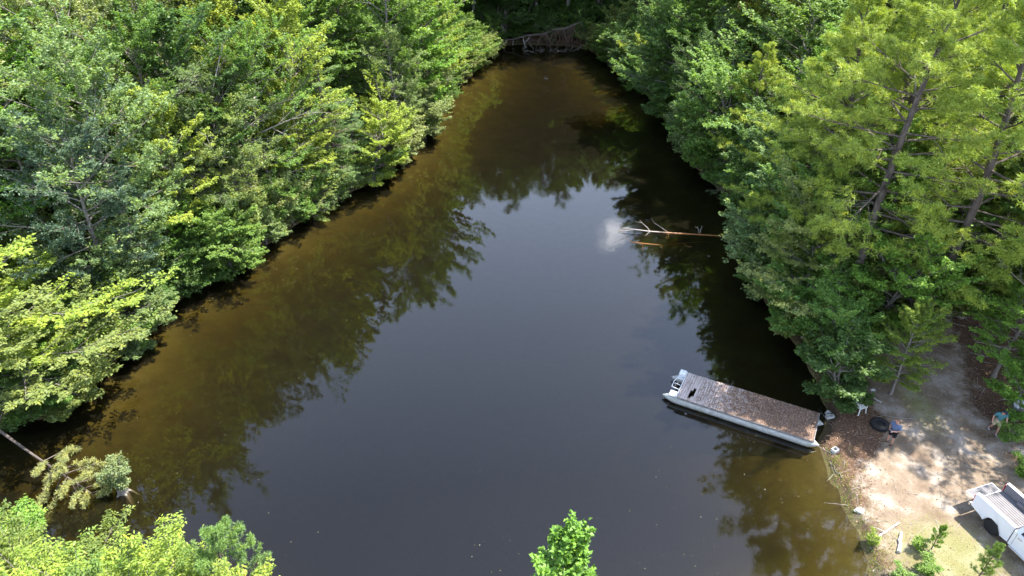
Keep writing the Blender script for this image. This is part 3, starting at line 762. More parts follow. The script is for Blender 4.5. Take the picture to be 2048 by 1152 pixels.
def under(n, region, cols, lab, grp, seed, d0, d1, h0=3.0, h1=5.5, sep=1.9):
    r = random.Random(seed); pts = []; tries = 0
    while len(pts) < n and tries < 16000:
        tries += 1
        x = r.uniform(region[0], region[1]); y = r.uniform(region[2], region[3])
        d = sd1(x, y)
        if not d0 < d < d1 or (14 < x < 29 and y < 35): continue
        if any((x - a) ** 2 + (y - b) ** 2 < sep ** 2 for a, b in pts): continue
        pts.append((x, y))
    for x, y in pts:
        plant(['shrub1', 'shrub2'][r.randrange(2)], x, y, r.uniform(h0, h1), cols[r.randrange(len(cols))], lab, grp, r.uniform(1.1, 1.5))
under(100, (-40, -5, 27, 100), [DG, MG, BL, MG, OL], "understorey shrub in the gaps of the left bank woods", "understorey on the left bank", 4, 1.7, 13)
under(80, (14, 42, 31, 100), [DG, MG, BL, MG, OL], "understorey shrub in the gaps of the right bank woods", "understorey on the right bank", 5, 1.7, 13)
under(60, (-9, 17, 104.6, 118), [DG, MG, DG], "dark understorey shrub in the woods past the far end of the pond", "understorey past the far end", 6, 0.5, 40)
SIDE = [
 ('pine1', 30.2, 31.2, 23.0, PN, 0.95, "tall pine at the right edge whose shade falls across the clearing"),
 ('oak1', 33.5, 24.0, 18.0, OL, 0.75, "tall oak just right of the frame shading the clearing"),
 ('oak2', 33.5, 19.5, 17.0, MG, 0.9, "oak just right of the frame beside the truck's bonnet"),
 ('maple2', 35.5, 32.5, 17.0, MG, 1.0, "green tree right of the frame behind the grey bin"),
]
for kd, x, y, h, colr, wd, lab in SIDE:
    plant(kd, x, y, h, colr, lab, wide=wd)
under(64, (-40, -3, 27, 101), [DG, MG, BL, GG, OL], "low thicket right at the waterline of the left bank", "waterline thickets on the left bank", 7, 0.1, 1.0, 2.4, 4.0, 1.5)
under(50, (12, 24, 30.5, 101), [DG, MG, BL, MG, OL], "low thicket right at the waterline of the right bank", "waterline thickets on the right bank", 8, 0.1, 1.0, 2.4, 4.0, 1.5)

# ------------------------------------------------------------------ mesh helpers for made things
class MB:
    def __init__(s): s.bm = bmesh.new()
    def box(s, x0, x1, y0, y1, z0, z1, bev=0.0):
        r = bmesh.ops.create_cube(s.bm, size=1.0)
        for v in r['verts']:
            v.co = Vector((x0 if v.co.x < 0 else x1, y0 if v.co.y < 0 else y1, z0 if v.co.z < 0 else z1))
        if bev:
            es = list({e for v in r['verts'] for e in v.link_edges})
            bmesh.ops.bevel(s.bm, geom=es, offset=bev, segments=2, affect='EDGES', profile=0.6)
        return s
    def cyl(s, p, q, r0, r1=None, seg=16, caps=True):
        p, q = Vector(p), Vector(q); d = q - p
        m = Matrix.Translation((p + q) / 2) @ d.to_track_quat('Z', 'Y').to_matrix().to_4x4()
        bmesh.ops.create_cone(s.bm, cap_ends=caps, segments=seg, radius1=r0, radius2=r0 if r1 is None else r1, depth=d.length, matrix=m)
        return s
    def lathe(s, prof, c=(0, 0, 0), seg=24, axis='Z'):
        rings = []
        for r, z in prof:
            ring = []
            for i in range(seg):
                a = 2 * math.pi * i / seg
                v = Vector((r * math.cos(a), r * math.sin(a), z))
                if axis == 'X': v = Vector((v.z, v.x, v.y))
                if axis == 'Y': v = Vector((v.x, v.z, v.y))
                ring.append(s.bm.verts.new(v + Vector(c)))
            rings.append(ring)
        for a, b in zip(rings, rings[1:]):
            for i in range(seg):
                s.bm.faces.new((a[i], a[(i + 1) % seg], b[(i + 1) % seg], b[i]))
        for ring in (rings[0], rings[-1]):
            try: s.bm.faces.new(ring)
            except ValueError: pass
        return s
    def extrude(s, pts, a, b, axis='X'):
        """closed outline in the other two axes, solid between a and b along axis"""
        def mk(t, u, v):
            return Vector((t, u, v)) if axis == 'X' else Vector((u, t, v)) if axis == 'Y' else Vector((u, v, t))
        A = [s.bm.verts.new(mk(a, u, v)) for u, v in pts]; B = [s.bm.verts.new(mk(b, u, v)) for u, v in pts]
        f1 = s.bm.faces.new(A); f2 = s.bm.faces.new(B[::-1])
        n = len(pts)
        for i in range(n): s.bm.faces.new((A[(i + 1) % n], A[i], B[i], B[(i + 1) % n]))
        bmesh.ops.triangulate(s.bm, faces=[f1, f2])
        return s
    def loft(s, sections, cap=True):
        rings = [[s.bm.verts.new(Vector(p)) for p in sec] for sec in sections]
        n = len(rings[0])
        for a, b in zip(rings, rings[1:]):
            for i in range(n): s.bm.faces.new((a[i], a[(i + 1) % n], b[(i + 1) % n], b[i]))
        if cap:
            s.bm.faces.new(rings[0][::-1]); s.bm.faces.new(rings[-1])
        return s
    def tube(s, pts, r, seg=6):
        pts = [Vector(p) for p in pts]
        rs = r if isinstance(r, (list, tuple)) else [r] * len(pts)
        rings = []
        for i, p in enumerate(pts):
            t = (pts[min(i + 1, len(pts) - 1)] - pts[max(i - 1, 0)]).normalized()
            u = t.cross(Vector((0.13, 0.22, 0.96))).normalized(); w = t.cross(u)
            rings.append([s.bm.verts.new(p + (u * math.cos(a) + w * math.sin(a)) * rs[i]) for a in [2 * math.pi * j / seg for j in range(seg)]])
        for a, b in zip(rings, rings[1:]):
            for i in range(seg): s.bm.faces.new((a[i], a[(i + 1) % seg], b[(i + 1) % seg], b[i]))
        s.bm.faces.new(rings[0]); s.bm.faces.new(rings[-1])
        return s
    def build(s, name, mat, parent=None, smooth=False, angle=40):
        bmesh.ops.recalc_face_normals(s.bm, faces=s.bm.faces)
        if smooth:
            for f in s.bm.faces: f.smooth = True
            for e in s.bm.edges:
                if len(e.link_faces) == 2 and e.calc_face_angle(0) > R(angle): e.smooth = False
        me = bpy.data.meshes.new(name); s.bm.to_mesh(me); s.bm.free()
        me.materials.append(mat)
        return link(name, me, parent)

def wood_deck_mat():
    k = N("weathered_deck")
    tc = k.n('TexCoord').outputs['Object']
    mp = k.n('Mapping'); mp.inputs['Scale'].default_value = (7.0, 0.6, 1); k.l(tc, mp.inputs[0])
    pn = k.noise(2.0, 2, mp.outputs[0]); n2 = k.noise(3.0, 6, tc, 0.7); n3 = k.noise(22, 4, tc, 0.7)
    c = k.ramp(pn, [(0.3, (0.25, 0.20, 0.175)), (0.5, (0.39, 0.325, 0.29)), (0.7, (0.50, 0.425, 0.385))])
    sep = k.n('SeparateXYZ'); k.l(tc, sep.inputs[0])
    # towards the shore the boards lie under brown fallen leaves and grime
    g = k.math('ADD', k.maprange(sep.outputs['X'], 7.6, 2.2), k.math('MULTIPLY', k.math('SUBTRACT', n2, 0.5), 1.7))
    c = k.mix(k.maprange(g, 0.40, 0.75, 0, 0.92), c, k.ramp(n3, [(0.35, (0.11, 0.068, 0.048)), (0.65, (0.22, 0.14, 0.10))]))
    c = k.mix(k.maprange(n3, 0.62, 0.70, 0, 0.7), c, (0.38, 0.25, 0.15))
    return k.done(k.princ(c, 0.85, 0, k.bump(n3, 0.5, 0.02), 0.2))
DECK = wood_deck_mat()
k = N("aluminium_pontoon"); tc = k.n('TexCoord').outputs['Object']; sep = k.n('SeparateXYZ'); k.l(tc, sep.inputs[0]); nz = k.noise(3.5, 6, tc, 0.65)
c = k.ramp(nz, [(0.3, (0.26, 0.26, 0.225)), (0.55, (0.41, 0.41, 0.37)), (0.75, (0.52, 0.52, 0.49))])
alg = k.maprange(k.math('ADD', sep.outputs['Z'], k.math('MULTIPLY', nz, 0.14)), 0.22, 0.10)   # scum just above the waterline
ALU = k.done(k.princ(k.mix(alg, c, (0.11, 0.105, 0.06)), 0.5, 0.15, k.bump(nz, 0.3, 0.03), 0.4))
WHITE_METAL = simple_mat("chalky_white_metal", (0.62, 0.63, 0.62), 0.5, 0.0, 0.12, 6)
DARK = simple_mat("dark_grimy_metal", (0.045, 0.043, 0.042), 0.6, 0.2, 0.3, 9)
TRIM = simple_mat("worn_side_trim", (0.20, 0.18, 0.165), 0.75, 0.0, 0.4, 5)

# ------------------------------------------------------------------ pontoon boat used as a dock
pA, pB = at(1633, 851, 0.72), at(1365, 769, 0.62)          # shore end and outer end of the deck's centre line
bd = (pB - pA); BL_ = math.hypot(bd.x, bd.y)
boat = empty("pontoon_boat", (pA.x, pA.y, 0.0), math.atan2(bd.y, bd.x))
tag(boat, "old pontoon boat with weathered grey plank deck moored end-on to the shore", "boat")
HW = 1.16
rr_ = random.Random(9)
b = MB(); x = 0.0; i = 0
while x < BL_ - 0.02:
    w = 0.135
    if not (BL_ - 0.95 < x < BL_ - 0.62):
        b.box(x, x + w - 0.012, -HW + rr_.uniform(-0.01, 0.02), HW + rr_.uniform(-0.02, 0.01), 0.60 + rr_.uniform(-.004, .004), 0.635 + rr_.uniform(-.005, .006), 0.004)
    else:   # broken boards leave a hole in this strip
        cut = rr_.uniform(0.15, 0.45)
        b.box(x, x + w - 0.012, -HW, HW - cut - 0.75, 0.60, 0.635, 0.004)
        b.box(x, x + w - 0.012, HW - cut, HW, 0.60, 0.635, 0.004)
    x += w
deck = b.build("deck", DECK, boat)
b = MB()
for xx in [0.25 + 0.6 * j for j in range(int(BL_ / 0.6))]: b.box(xx, xx + 0.06, -HW + 0.03, HW - 0.03, 0.535, 0.597)
b.build("deck_frame", DARK, boat)
for sy in (1, -1):
    b = MB(); b.box(-0.01, BL_ - 0.25, sy * (HW + 0.012) - 0.012, sy * (HW + 0.012) + 0.012, 0.50, 0.618)
    b.build("side_trim", TRIM, boat)
    b = MB()
    yy = sy * 0.86; L0, L1, rp = -0.12, BL_ + 0.05, 0.29
    prof = [(0.02, L0 - 0.25), (0.16, L0 - 0.05), (rp, L0 + 0.25)]
    xx = L0 + 0.6
    while xx < L1 - 0.2:
        prof += [(rp, xx - 0.012), (rp + 0.008, xx), (rp, xx + 0.012)]; xx += 0.9
    prof += [(rp, L1), (rp * 0.90, L1 + 0.25), (rp * 0.55, L1 + 0.55), (0.025, L1 + 0.80)]
    b.lathe(prof, (0, yy, 0.20), 22, 'X')
    pont = b.build("pontoon", ALU, boat, True, 30)
    for xx in [0.5 + 0.9 * j for j in range(int(BL_ / 0.9))]:
        b = MB(); b.box(xx, xx + 0.05, yy - 0.10, yy + 0.10, 0.44, 0.534); b.build("bracket", ALU, boat)
b = MB(); b.box(BL_ + 0.0, BL_ + 0.05, -HW, HW, 0.46, 0.66, 0.008); b.build("end_beam", WHITE_METAL, boat)
b = MB(); b.box(-0.06, -0.012, -HW, HW, 0.48, 0.65, 0.008); b.build("shore_end_beam", TRIM, boat)
for q_ in ((0.48, 0.62, 1.08, 0.49), (0.46, -0.92, -0.55, 0.50)):
    b = MB(); b.box(BL_ + 0.06, BL_ + q_[0], q_[1], q_[2], q_[3], q_[3] + 0.04, 0.006); b.build("end_platform", WHITE_METAL, boat)
b = MB(); b.box(BL_ + 0.055, BL_ + 0.42, -1.10, -0.66, 0.545, 0.78, 0.02); b.build("storage_box", WHITE_METAL, boat)
b = MB()
b.tube([(BL_ + 0.06, -0.42, 0.6), (BL_ + 0.45, -0.40, 0.62), (BL_ + 0.52, 0.0, 0.62), (BL_ + 0.50, 0.42, 0.60), (BL_ + 0.06, 0.48, 0.6)], 0.025, 8)
b.tube([(BL_ + 0.10, 0.1, 0.60), (BL_ + 0.30, 0.18, 0.72), (BL_ + 0.48, 0.1, 0.62)], 0.022, 8)
b.build("motor_mount", WHITE_METAL, boat, True)
b = MB(); b.tube([(BL_ + 0.12, -0.15, 0.58), (BL_ + 0.28, 0.05, 0.66), (BL_ + 0.36, 0.28, 0.60)], 0.05, 8); b.build("steering_hose", DARK, boat, True)
b = MB(); b.tube([(0.3, 1.0, 0.64), (-0.2, 1.25, 0.5), (-0.7, 1.3, 0.40), (-1.3, 1.5, 0.42)], 0.012, 5); b.build("mooring_line", TRIM, boat, True)

def drop(px, py, dz=0.0):
    p = at(px, py, 0.5)
    for _ in range(6):
        z = float(gz(p.x, p.y)); p = at(px, py, z)
    return Vector((p.x, p.y, z + dz))

# ------------------------------------------------------------------ white plastic chair
PLASTIC = simple_mat("white_plastic", (0.66, 0.66, 0.62), 0.4, 0, 0.06, 9)
c0 = drop(1717, 823)
ch = empty("plastic_chair", c0, R(200)); tag(ch, "white plastic garden chair on the leaf litter near the boat's shore end", "chair")
b = MB(); b.box(-0.24, 0.24, -0.22, 0.23, 0.40, 0.43, 0.012); b.build("seat", PLASTIC, ch, True)
b = MB()
for i in range(5): b.box(-0.2 + i * 0.09, -0.2 + i * 0.09 + 0.045, -0.26, -0.235, 0.44, 0.78, 0.005)
b.box(-0.25, 0.25, -0.27, -0.232, 0.78, 0.86, 0.012); b.build("backrest", PLASTIC, ch, True)
for sx in (-1, 1):
    for sy in (-1, 1):
        b = MB(); b.cyl((sx * 0.26, sy * 0.26, 0.0), (sx * 0.21, sy * 0.20, 0.42), 0.028, 0.034, 8); b.build("leg", PLASTIC, ch, True)
    b = MB(); b.tube([(sx * 0.25, -0.24, 0.66), (sx * 0.27, 0.0, 0.64), (sx * 0.26, 0.2, 0.62), (sx * 0.24, 0.22, 0.42)], 0.022, 7); b.build("armrest", PLASTIC, ch, True)

# ------------------------------------------------------------------ tyre
RUBBER = simple_mat("black_rubber", (0.018, 0.018, 0.019), 0.75, 0, 0.3, 14, 0.3, 0.3)
t0 = drop(1759, 852)
ty = empty("tractor_tyre", t0, 0.3, (0.86, 0.86, 0.86)); tag(ty, "big black tyre lying flat on the dirt behind the man in blue", "tyre")
b = MB()
b.lathe([(0.30, 0.03), (0.33, 0.02), (0.47, 0.0), (0.54, 0.05), (0.55, 0.13), (0.54, 0.21), (0.47, 0.26), (0.33, 0.24), (0.30, 0.23), (0.31, 0.13)], (0, 0, 0), 40)
b.build("casing", RUBBER, ty, True, 60)
b = MB()
for i in range(36):
    a = i * math.pi / 18; c, s_ = math.cos(a), math.sin(a); a2 = a + 0.07
    b.loft([[(0.545 * c, 0.545 * s_, 0.02), (0.545 * math.cos(a2), 0.545 * math.sin(a2), 0.02), (0.58 * math.cos(a2), 0.58 * math.sin(a2), 0.03), (0.58 * c, 0.58 * s_, 0.03)],
            [(0.545 * math.cos(a + .06), 0.545 * math.sin(a + .06), 0.24), (0.545 * math.cos(a2 + .06), 0.545 * math.sin(a2 + .06), 0.24), (0.58 * math.cos(a2 + .06), 0.58 * math.sin(a2 + .06), 0.23), (0.58 * math.cos(a + .06), 0.58 * math.sin(a + .06), 0.23)]])
b.build("tread", RUBBER, ty)

# ------------------------------------------------------------------ blocks, stone, logs, bin
CONC = simple_mat("grey_concrete", (0.40, 0.39, 0.36), 0.9, 0, 0.2, 14, 0.5, 0.2)
def cinder(loc, rz, label, s=1.0, up=True):
    b = MB()
    w, l, h = 0.19 * s, 0.22 * s, 0.19 * s; t = 0.032 * s
    b.box(-l, -l + t, -w / 2, w / 2, 0, h); b.box(l - t, l, -w / 2, w / 2, 0, h); b.box(-t / 2, t / 2, -w / 2 + t, w / 2 - t, 0, h)
    b.box(-l + t, l - t, -w / 2, -w / 2 + t, 0, h); b.box(-l + t, l - t, w / 2 - t, w / 2, 0, h)
    o = b.build("cinder_block", CONC); o.location = loc; o.rotation_euler = (0, 0, rz); tag(o, label, "block"); return o
def block_single(loc, rz, label):
    b = MB(); t = 0.04
    b.box(-0.16, -0.16 + t, -0.13, 0.13, 0, 0.2); b.box(0.16 - t, 0.16, -0.13, 0.13, 0, 0.2)
    b.box(-0.16 + t, 0.16 - t, -0.13, -0.13 + t, 0, 0.2); b.box(-0.16 + t, 0.16 - t, 0.13 - t, 0.13, 0, 0.2)
    o = b.build("cinder_block", simple_mat("pale_concrete", (0.58, 0.57, 0.54), 0.9, 0, 0.15, 14, 0.4, 0.2)); o.location = loc; o.rotation_euler = (0, 0, rz); tag(o, label, "block")
block_single(drop(1669, 903), 0.5, "pale hollow cinder block alone on the shore edge below the boat")
cinder(drop(1659, 836), 0.15, "grey cinder block on the shore just off the boat's deck end", 1.0)
b = MB(); b.box(-0.16, 0.16, -0.11, 0.11, 0, 0.07, 0.01); b.box(-0.12, 0.05, -0.06, 0.09, 0.072, 0.20, 0.02)
o = b.build("anchor_weight", CONC); o.location = drop(1656, 827); o.rotation_euler = (0, 0, 0.6); tag(o, "grey concrete lump on a slab behind the cinder block by the deck end", "weight")
def rock(px, py, s, label, seed):
    r = random.Random(seed); bm = bmesh.new(); bmesh.ops.create_icosphere(bm, subdivisions=3, radius=1)
    for v in bm.verts:
        n = v.co.normalized(); f = 1 + 0.18 * math.sin(3 * n.x + seed) * math.cos(4 * n.y) + 0.1 * math.sin(7 * n.z + 5 * n.x) + r.uniform(-.02, .02)
        v.co = Vector((n.x * f * s, n.y * f * s * 0.75, n.z * f * s * 0.45))
    me = bpy.data.meshes.new("rock"); bm.to_mesh(me); bm.free(); me.materials.append(CONC)
    o = link("rock", me); o.location = drop(px, py, s * 0.15); tag(o, label, "rock")
rock(1718, 1022, 0.22, "grey flat stone in the shade near the shore grass", 4)
rock(1745, 780, 0.16, "pale stone at the edge of the trees beside the chair", 8)

def log(name, p, q, r0, r1, label, mat=None, cat="log", wig=0.08, seed=0, forks=()):
    r = random.Random(seed); p, q = Vector(p), Vector(q); pts = []
    for i in range(8):
        t = i / 7; w = Vector((r.uniform(-1, 1), r.uniform(-1, 1), r.uniform(-.3, .3))) * wig * math.sin(math.pi * t)
        pts.append(p.lerp(q, t) + w)
    b = MB(); b.tube(pts, [r0 + (r1 - r0) * i / 7 for i in range(8)], 9)
    for t, d, l in forks:
        s_ = p.lerp(q, t); d = Vector(d).normalized(); rr2 = r0 + (r1 - r0) * t
        b.tube([s_, s_ + d * l * 0.5 + Vector((0, 0, 0.03)), s_ + d * l], [rr2 * 0.6, rr2 * 0.4, rr2 * 0.15], 6)
    o = b.build(name, mat or BARK_DEAD, None, True); tag(o, label, cat); return o
BIRCH = simple_mat("bleached_wood", (0.50, 0.47, 0.42), 0.8, 0, 0.25, 12, 0.4, 0.2)
log("log", drop(1802, 1066, 0.07), drop(1796, 1106, 0.08), 0.065, 0.09, "short bleached white log standing out on the sand by the shore bushes", BIRCH, wig=0.03, seed=1)
log("fallen_branch", drop(1757, 1074, 0.05), drop(1797, 1047, 0.06), 0.03, 0.05, "forked pale fallen branch beside the white log", BIRCH, "branch", 0.06, 2, [(0.3, (-1, 0.6, 0.1), 0.5), (0.15, (-0.6, -0.8, 0), 0.45)])
log("fallen_branch", drop(1733, 790, 0.05), drop(1762, 806, 0.05), 0.025, 0.035, "thin white stick on the dirt behind the plastic chair", BIRCH, "branch", 0.05, 3, [(0.5, (0.3, 1, 0), 0.5)])
log("fallen_branch", drop(1660, 925, 0.04), drop(1684, 958, 0.04), 0.02, 0.03, "dark bent stick on the shore below the pale cinder block", BARK, "branch", 0.08, 4, [(0.5, (1, 0.3, 0.1), 0.5)])
log("fallen_branch", drop(1745, 832, 0.05), drop(1830, 838, 0.05), 0.02, 0.04, "long curved stick lying behind the tyre", BARK, "branch", 0.2, 6, [(0.4, (0.2, 1, 0.1), 0.8), (0.7, (0.5, -1, 0.1), 0.7)])

BINM = simple_mat("grey_bin_plastic", (0.20, 0.22, 0.21), 0.55, 0, 0.15, 5)
bl = drop(2028, 832)
bn = empty("rubbish_bin", bl, 0.2); tag(bn, "grey round rubbish bin with a white bag on top at the right edge", "bin")
b = MB(); b.lathe([(0.22, 0.0), (0.25, 0.02), (0.30, 0.70), (0.325, 0.71), (0.33, 0.76), (0.30, 0.77), (0.285, 0.70), (0.24, 0.08)], (0, 0, 0), 28); b.build("bin_body", BINM, bn, True)
BAG = simple_mat("white_bag", (0.62, 0.64, 0.68), 0.35, 0, 0.12, 20, 0.5)
bm = bmesh.new(); bmesh.ops.create_icosphere(bm, subdivisions=3, radius=0.29)
for v in bm.verts:
    a = math.atan2(v.co.y, v.co.x); v.co *= 1 + 0.10 * math.sin(a * 7 + v.co.z * 12) + 0.06 * math.sin(a * 13)
    v.co.z = v.co.z * 0.55 + 0.78 + (0.12 if v.co.z > 0.22 else 0)
me = bpy.data.meshes.new("bag"); bm.to_mesh(me); bm.free(); me.materials.append(BAG); link("bag", me, bn)

# ------------------------------------------------------------------ dead wood in and over the water
def deadtree(name, label, cat="fallen tree"):
    o = empty(name, (0, 0, 0)); tag(o, label, cat); return o
def branchy(b, p, d, l, r, rng, depth=2, grav=-0.1):
    pts = [Vector(p)]; d = Vector(d).normalized()
    for i in range(4):
        d = (d + Vector((rng.uniform(-.25, .25), rng.uniform(-.25, .25), rng.uniform(-.2, .2) + grav * 0.3))).normalized()
        pts.append(pts[-1] + d * l / 4)
    b.tube(pts, [r, r * 0.8, r * 0.6, r * 0.4, r * 0.18], 5)
    if depth:
        for i in (1, 2, 3):
            if rng.random() < 0.8:
                dd = (d + Vector((rng.uniform(-1, 1), rng.uniform(-1, 1), rng.uniform(-.5, .6)))).normalized()
                branchy(b, pts[i], dd, l * rng.uniform(0.3, 0.55), r * 0.5, rng, depth - 1, grav)
sk = random.Random(12)
sn = deadtree("fallen_tree", "bleached dead tree lying half sunk in the pond off the right bank")
k = N("half_wet_wood"); gp = k.n('NewGeometry').outputs['Position']; sep = k.n('SeparateXYZ'); k.l(gp, sep.inputs[0]); nz = k.noise(6, 5, gp)
wet = k.maprange(k.math('ADD', sep.outputs['Z'], k.math('MULTIPLY', nz, 0.08)), 0.19, 0.10)
LOGW = k.done(k.princ(k.mix(wet, (0.42, 0.37, 0.32), (0.26, 0.11, 0.03)), 0.7, 0, k.bump(nz, 0.4, 0.02), 0.3))
P_ = [at(1474, 475, -0.07), at(1400, 470, -0.02), at(1338, 466, 0.02), at(1300, 463, 0.14), at(1270, 459, 0.24), at(1236, 463, 0.05)]
b = MB(); b.tube(P_, [0.09, 0.08, 0.07, 0.055, 0.035, 0.012], 9); b.build("trunk", LOGW, sn, True)
for t, d, l, r in [(3, (-0.6, 1.0, 0.55), 1.3, 0.03), (4, (-1, -0.3, 0.15), 1.2, 0.025), (2, (-0.9, 0.9, 0.12), 1.6, 0.024),
                   (1, (-0.15, 0.9, 0.9), 0.8, 0.02), (1, (0.4, 0.9, 0.5), 0.9, 0.018), (4, (-0.9, 0.4, 0.1), 0.9, 0.016), (2, (-0.7, -1, -0.05), 1.1, 0.02), (1, (-0.6, -1, -0.05), 1.0, 0.02),
                   (0, (0.2, 1, 0.6), 0.5, 0.015), (3, (-0.5, -1, -0.08), 1.0, 0.02)]:
    b = MB(); branchy(b, P_[t], d, l, r, sk, 1, 0.0); b.build("branch", LOGW, sn)
Q_ = [at(1250, 474, -0.16), at(1262, 484, -0.06), at(1286, 487, 0.0), at(1325, 491, -0.05), at(1362, 487, -0.05), at(1400, 483, -0.08), at(1446, 482, -0.12)]
b = MB(); b.tube(Q_, [0.02, 0.045, 0.05, 0.04, 0.03, 0.02, 0.01], 7)
for i in (1, 2, 3, 4):
    branchy(b, Q_[i], (sk.uniform(-.5, 1), sk.uniform(-1, -0.2), 0.0), 1.0, 0.02, sk, 1, 0.0)
b.build("limb", LOGW, sn)

ROOT = simple_mat("brown_hanging_roots", (0.10, 0.068, 0.047), 0.9, 0, 0.35, 6, 0.5, 0.15)
ft = deadtree("uprooted_tree", "uprooted trunk leaning across the far end with brown roots hanging to the water")
tr_ = [(-3.2, 103.4, -0.2), (-1.4, 103.0, 0.7), (0.4, 102.6, 1.0), (1.9, 102.5, 1.5), (4.4, 101.9, 1.85), (5.8, 102.0, 2.4), (7.4, 101.8, 2.6), (9.6, 102.2, 3.4)]
b = MB(); b.tube(tr_, [0.07, 0.11, 0.12, 0.14, 0.16, 0.17, 0.20, 0.24], 9)
b.build("trunk", BARK_PINE, ft, True)
for x, l in [(-2.0, 1.2), (-0.9, 1.5), (0.2, 1.1), (1.6, 1.9), (2.6, 1.4)]:
    b = MB(); branchy(b, (x, 102.7, 0.6 + (x + 1) * 0.24), (sk.uniform(-.5, .3), -0.5, -0.7), l, 0.05, sk, 2); b.build("branch", BARK_DEAD, ft)
for x, z, n in [(4.3, 2.0, 13), (6.1, 2.4, 7), (6.9, 2.6, 12), (8.3, 3.0, 12), (9.0, 3.2, 6)]:
    b = MB()
    for i in range(n):
        x0 = x + sk.gauss(0, .16); l = sk.uniform(0.3, 1.08); y0 = sk.uniform(-.5, .2); r0 = sk.uniform(0.02, 0.06)
        dx = sk.uniform(-.22, .26); px_ = x0; pts = []
        for j in range(7):
            px_ += dx + sk.uniform(-.14, .14); pts.append(Vector((px_, 101.6 + y0 - 0.16 * j - sk.uniform(0, .12), z - (z + 0.15) * l * j / 6)))
        b.tube(pts, [r0, r0, r0 * .9, r0 * .8, r0 * .6, r0 * .45, r0 * .15], 5)
    b.build("root", ROOT, ft)
b = MB()
for i in range(26):
    branchy(b, (sk.uniform(2.5, 9.5), sk.uniform(99.6, 101.0), 0.05), (sk.uniform(-1, 1), sk.uniform(-1, .3), sk.uniform(0.0, .5)), sk.uniform(0.7, 1.8), 0.03, sk, 1)
tag(b.build("brush_pile", BARK), "tangle of dark dead sticks in the water under the hanging roots", "brush", kind="stuff")

# fallen pine with rusty foliage in the cove
conifer('rustpine', 65, 8.5, 1.9, 0.58, nlimb=22, nb=7, nt=4, nn=30, need=(0.16, 0.018), elev=(0.2, 0.9), r=0.07, stubs=4, lean=0.1, kink=0.1)
A_, B_ = at(22, 876, 2.2), at(205, 1000, -0.15)
d = B_ - A_
A_ = B_ - d.normalized() * 8.3
tk, cr_, _, _ = PROTO['rustpine']
fp = empty("fallen_pine", A_); fp.rotation_euler = d.to_track_quat('Z', 'Y').to_euler()
tag(fp, "fallen pine leaning into the cove with dull yellowish dying needles", "fallen tree")
link("trunk", tk, fp); o = link("crown", cr_, fp); o.color = (0.36, 0.38, 0.13, 1)

st = empty("stump", at(246, 984, 0.0), 0.4); tag(st, "pale stump standing in the cove water under a small bush", "stump")
b = MB(); b.lathe([(0.30, -0.9), (0.26, 0.0), (0.22, 0.20), (0.20, 0.32), (0.12, 0.30), (0.05, 0.22)], (0, 0, 0), 14)
for i in range(5):
    a = i * 1.3; b.tube([(0.15 * math.cos(a), 0.15 * math.sin(a), 0.1), (0.35 * math.cos(a), 0.35 * math.sin(a), -0.05), (0.6 * math.cos(a), 0.6 * math.sin(a), -0.5)], [0.08, 0.06, 0.03], 6)
b.build("wood", BARK, st, True)
broadleaf('tiny', 55, 1.5, 0.55, 0.05, 16, 5, 4, 8, (0.11, 0.07), flat=0.9, lflat=1.0, stems=2, r=0.02, lean=0.1)
tk, cr_, _, _ = PROTO['tiny']
sb = empty("stump_bush", at(246, 984, 0.0) + Vector((0, 0, 0.25)), 0.3); tag(sb, "small leafy bush growing on the stump in the cove", "shrub")
link("trunk", tk, sb); o = link("crown", cr_, sb); o.color = (0.17, 0.22, 0.08, 1)

# young growth beside the truck
def tiny(px, py, h, col, label, kind='tiny', wide=1.0):
    p = drop(px, py); o = plant(kind, p.x, p.y, h, col, label, wide=wide); return o
tiny(1862, 1098, 1.7, BG, "spindly young pine standing between the white log and the truck", 'youngpine', 0.7)
tiny(1952, 1160, 2.4, (0.18, 0.28, 0.06), "young pine in front of the truck's rear wheel", 'youngpine', 0.7)
tiny(1836, 1096, 0.6, (0.18, 0.29, 0.04), "bright green low bush beside the spindly young pine", wide=1.0)
tiny(1850, 1150, 0.8, (0.15, 0.26, 0.04), "larger leafy bush at the bottom edge under the low bright bush", wide=1.2)
tiny(1795, 1160, 0.65, MG, "dark leafy bush at the bottom edge of the shore", wide=1.3)
tiny(1740, 1085, 0.6, YG, "bright tuft-like bush on the shore left of the forked branch", wide=1.0)
tiny(2045, 950, 0.9, BG, "low green bush in the shade behind the truck's tailgate", wide=1.5)
tiny(2020, 880, 0.9, MG, "low green bush on the shaded dirt below the grey bin", wide=1.5)

# ------------------------------------------------------------------ grass and litter on the clearing, specks on the water
gr = np.random.RandomState(8)
def blades(name, n, cx, cy, rx, ry, cond, hgt, wid, mat, label, col, cat):
    x = gr.uniform(cx - rx, cx + rx, n); y = gr.uniform(cy - ry, cy + ry, n)
    d = sdist(x, y); m = cond(x, y, d, gr.uniform(0, 1, n)); x, y = x[m], y[m]; n = len(x); z = gz(x, y)
    P = np.stack([x, y, z - 0.01], -1); a = gr.uniform(0, 6.28, n); W = np.stack([np.cos(a), np.sin(a), 0 * a], -1)
    h = hgt * gr.uniform(0.4, 1.3, n); ln = gr.normal(0, 0.45, (n, 2))
    top = P + np.stack([ln[:, 0] * h, ln[:, 1] * h, h], -1)
    V = np.stack([P - W * wid / 2, P + W * wid / 2, top + W * wid * .15, top - W * wid * .15], 1).reshape(-1, 3)
    o = link(name, np_mesh(name, V, np.arange(n * 4).reshape(n, 4), mat, gr.uniform(0, 1, n))); o.color = (*col, 1)
    tag(o, label, cat, kind="stuff")
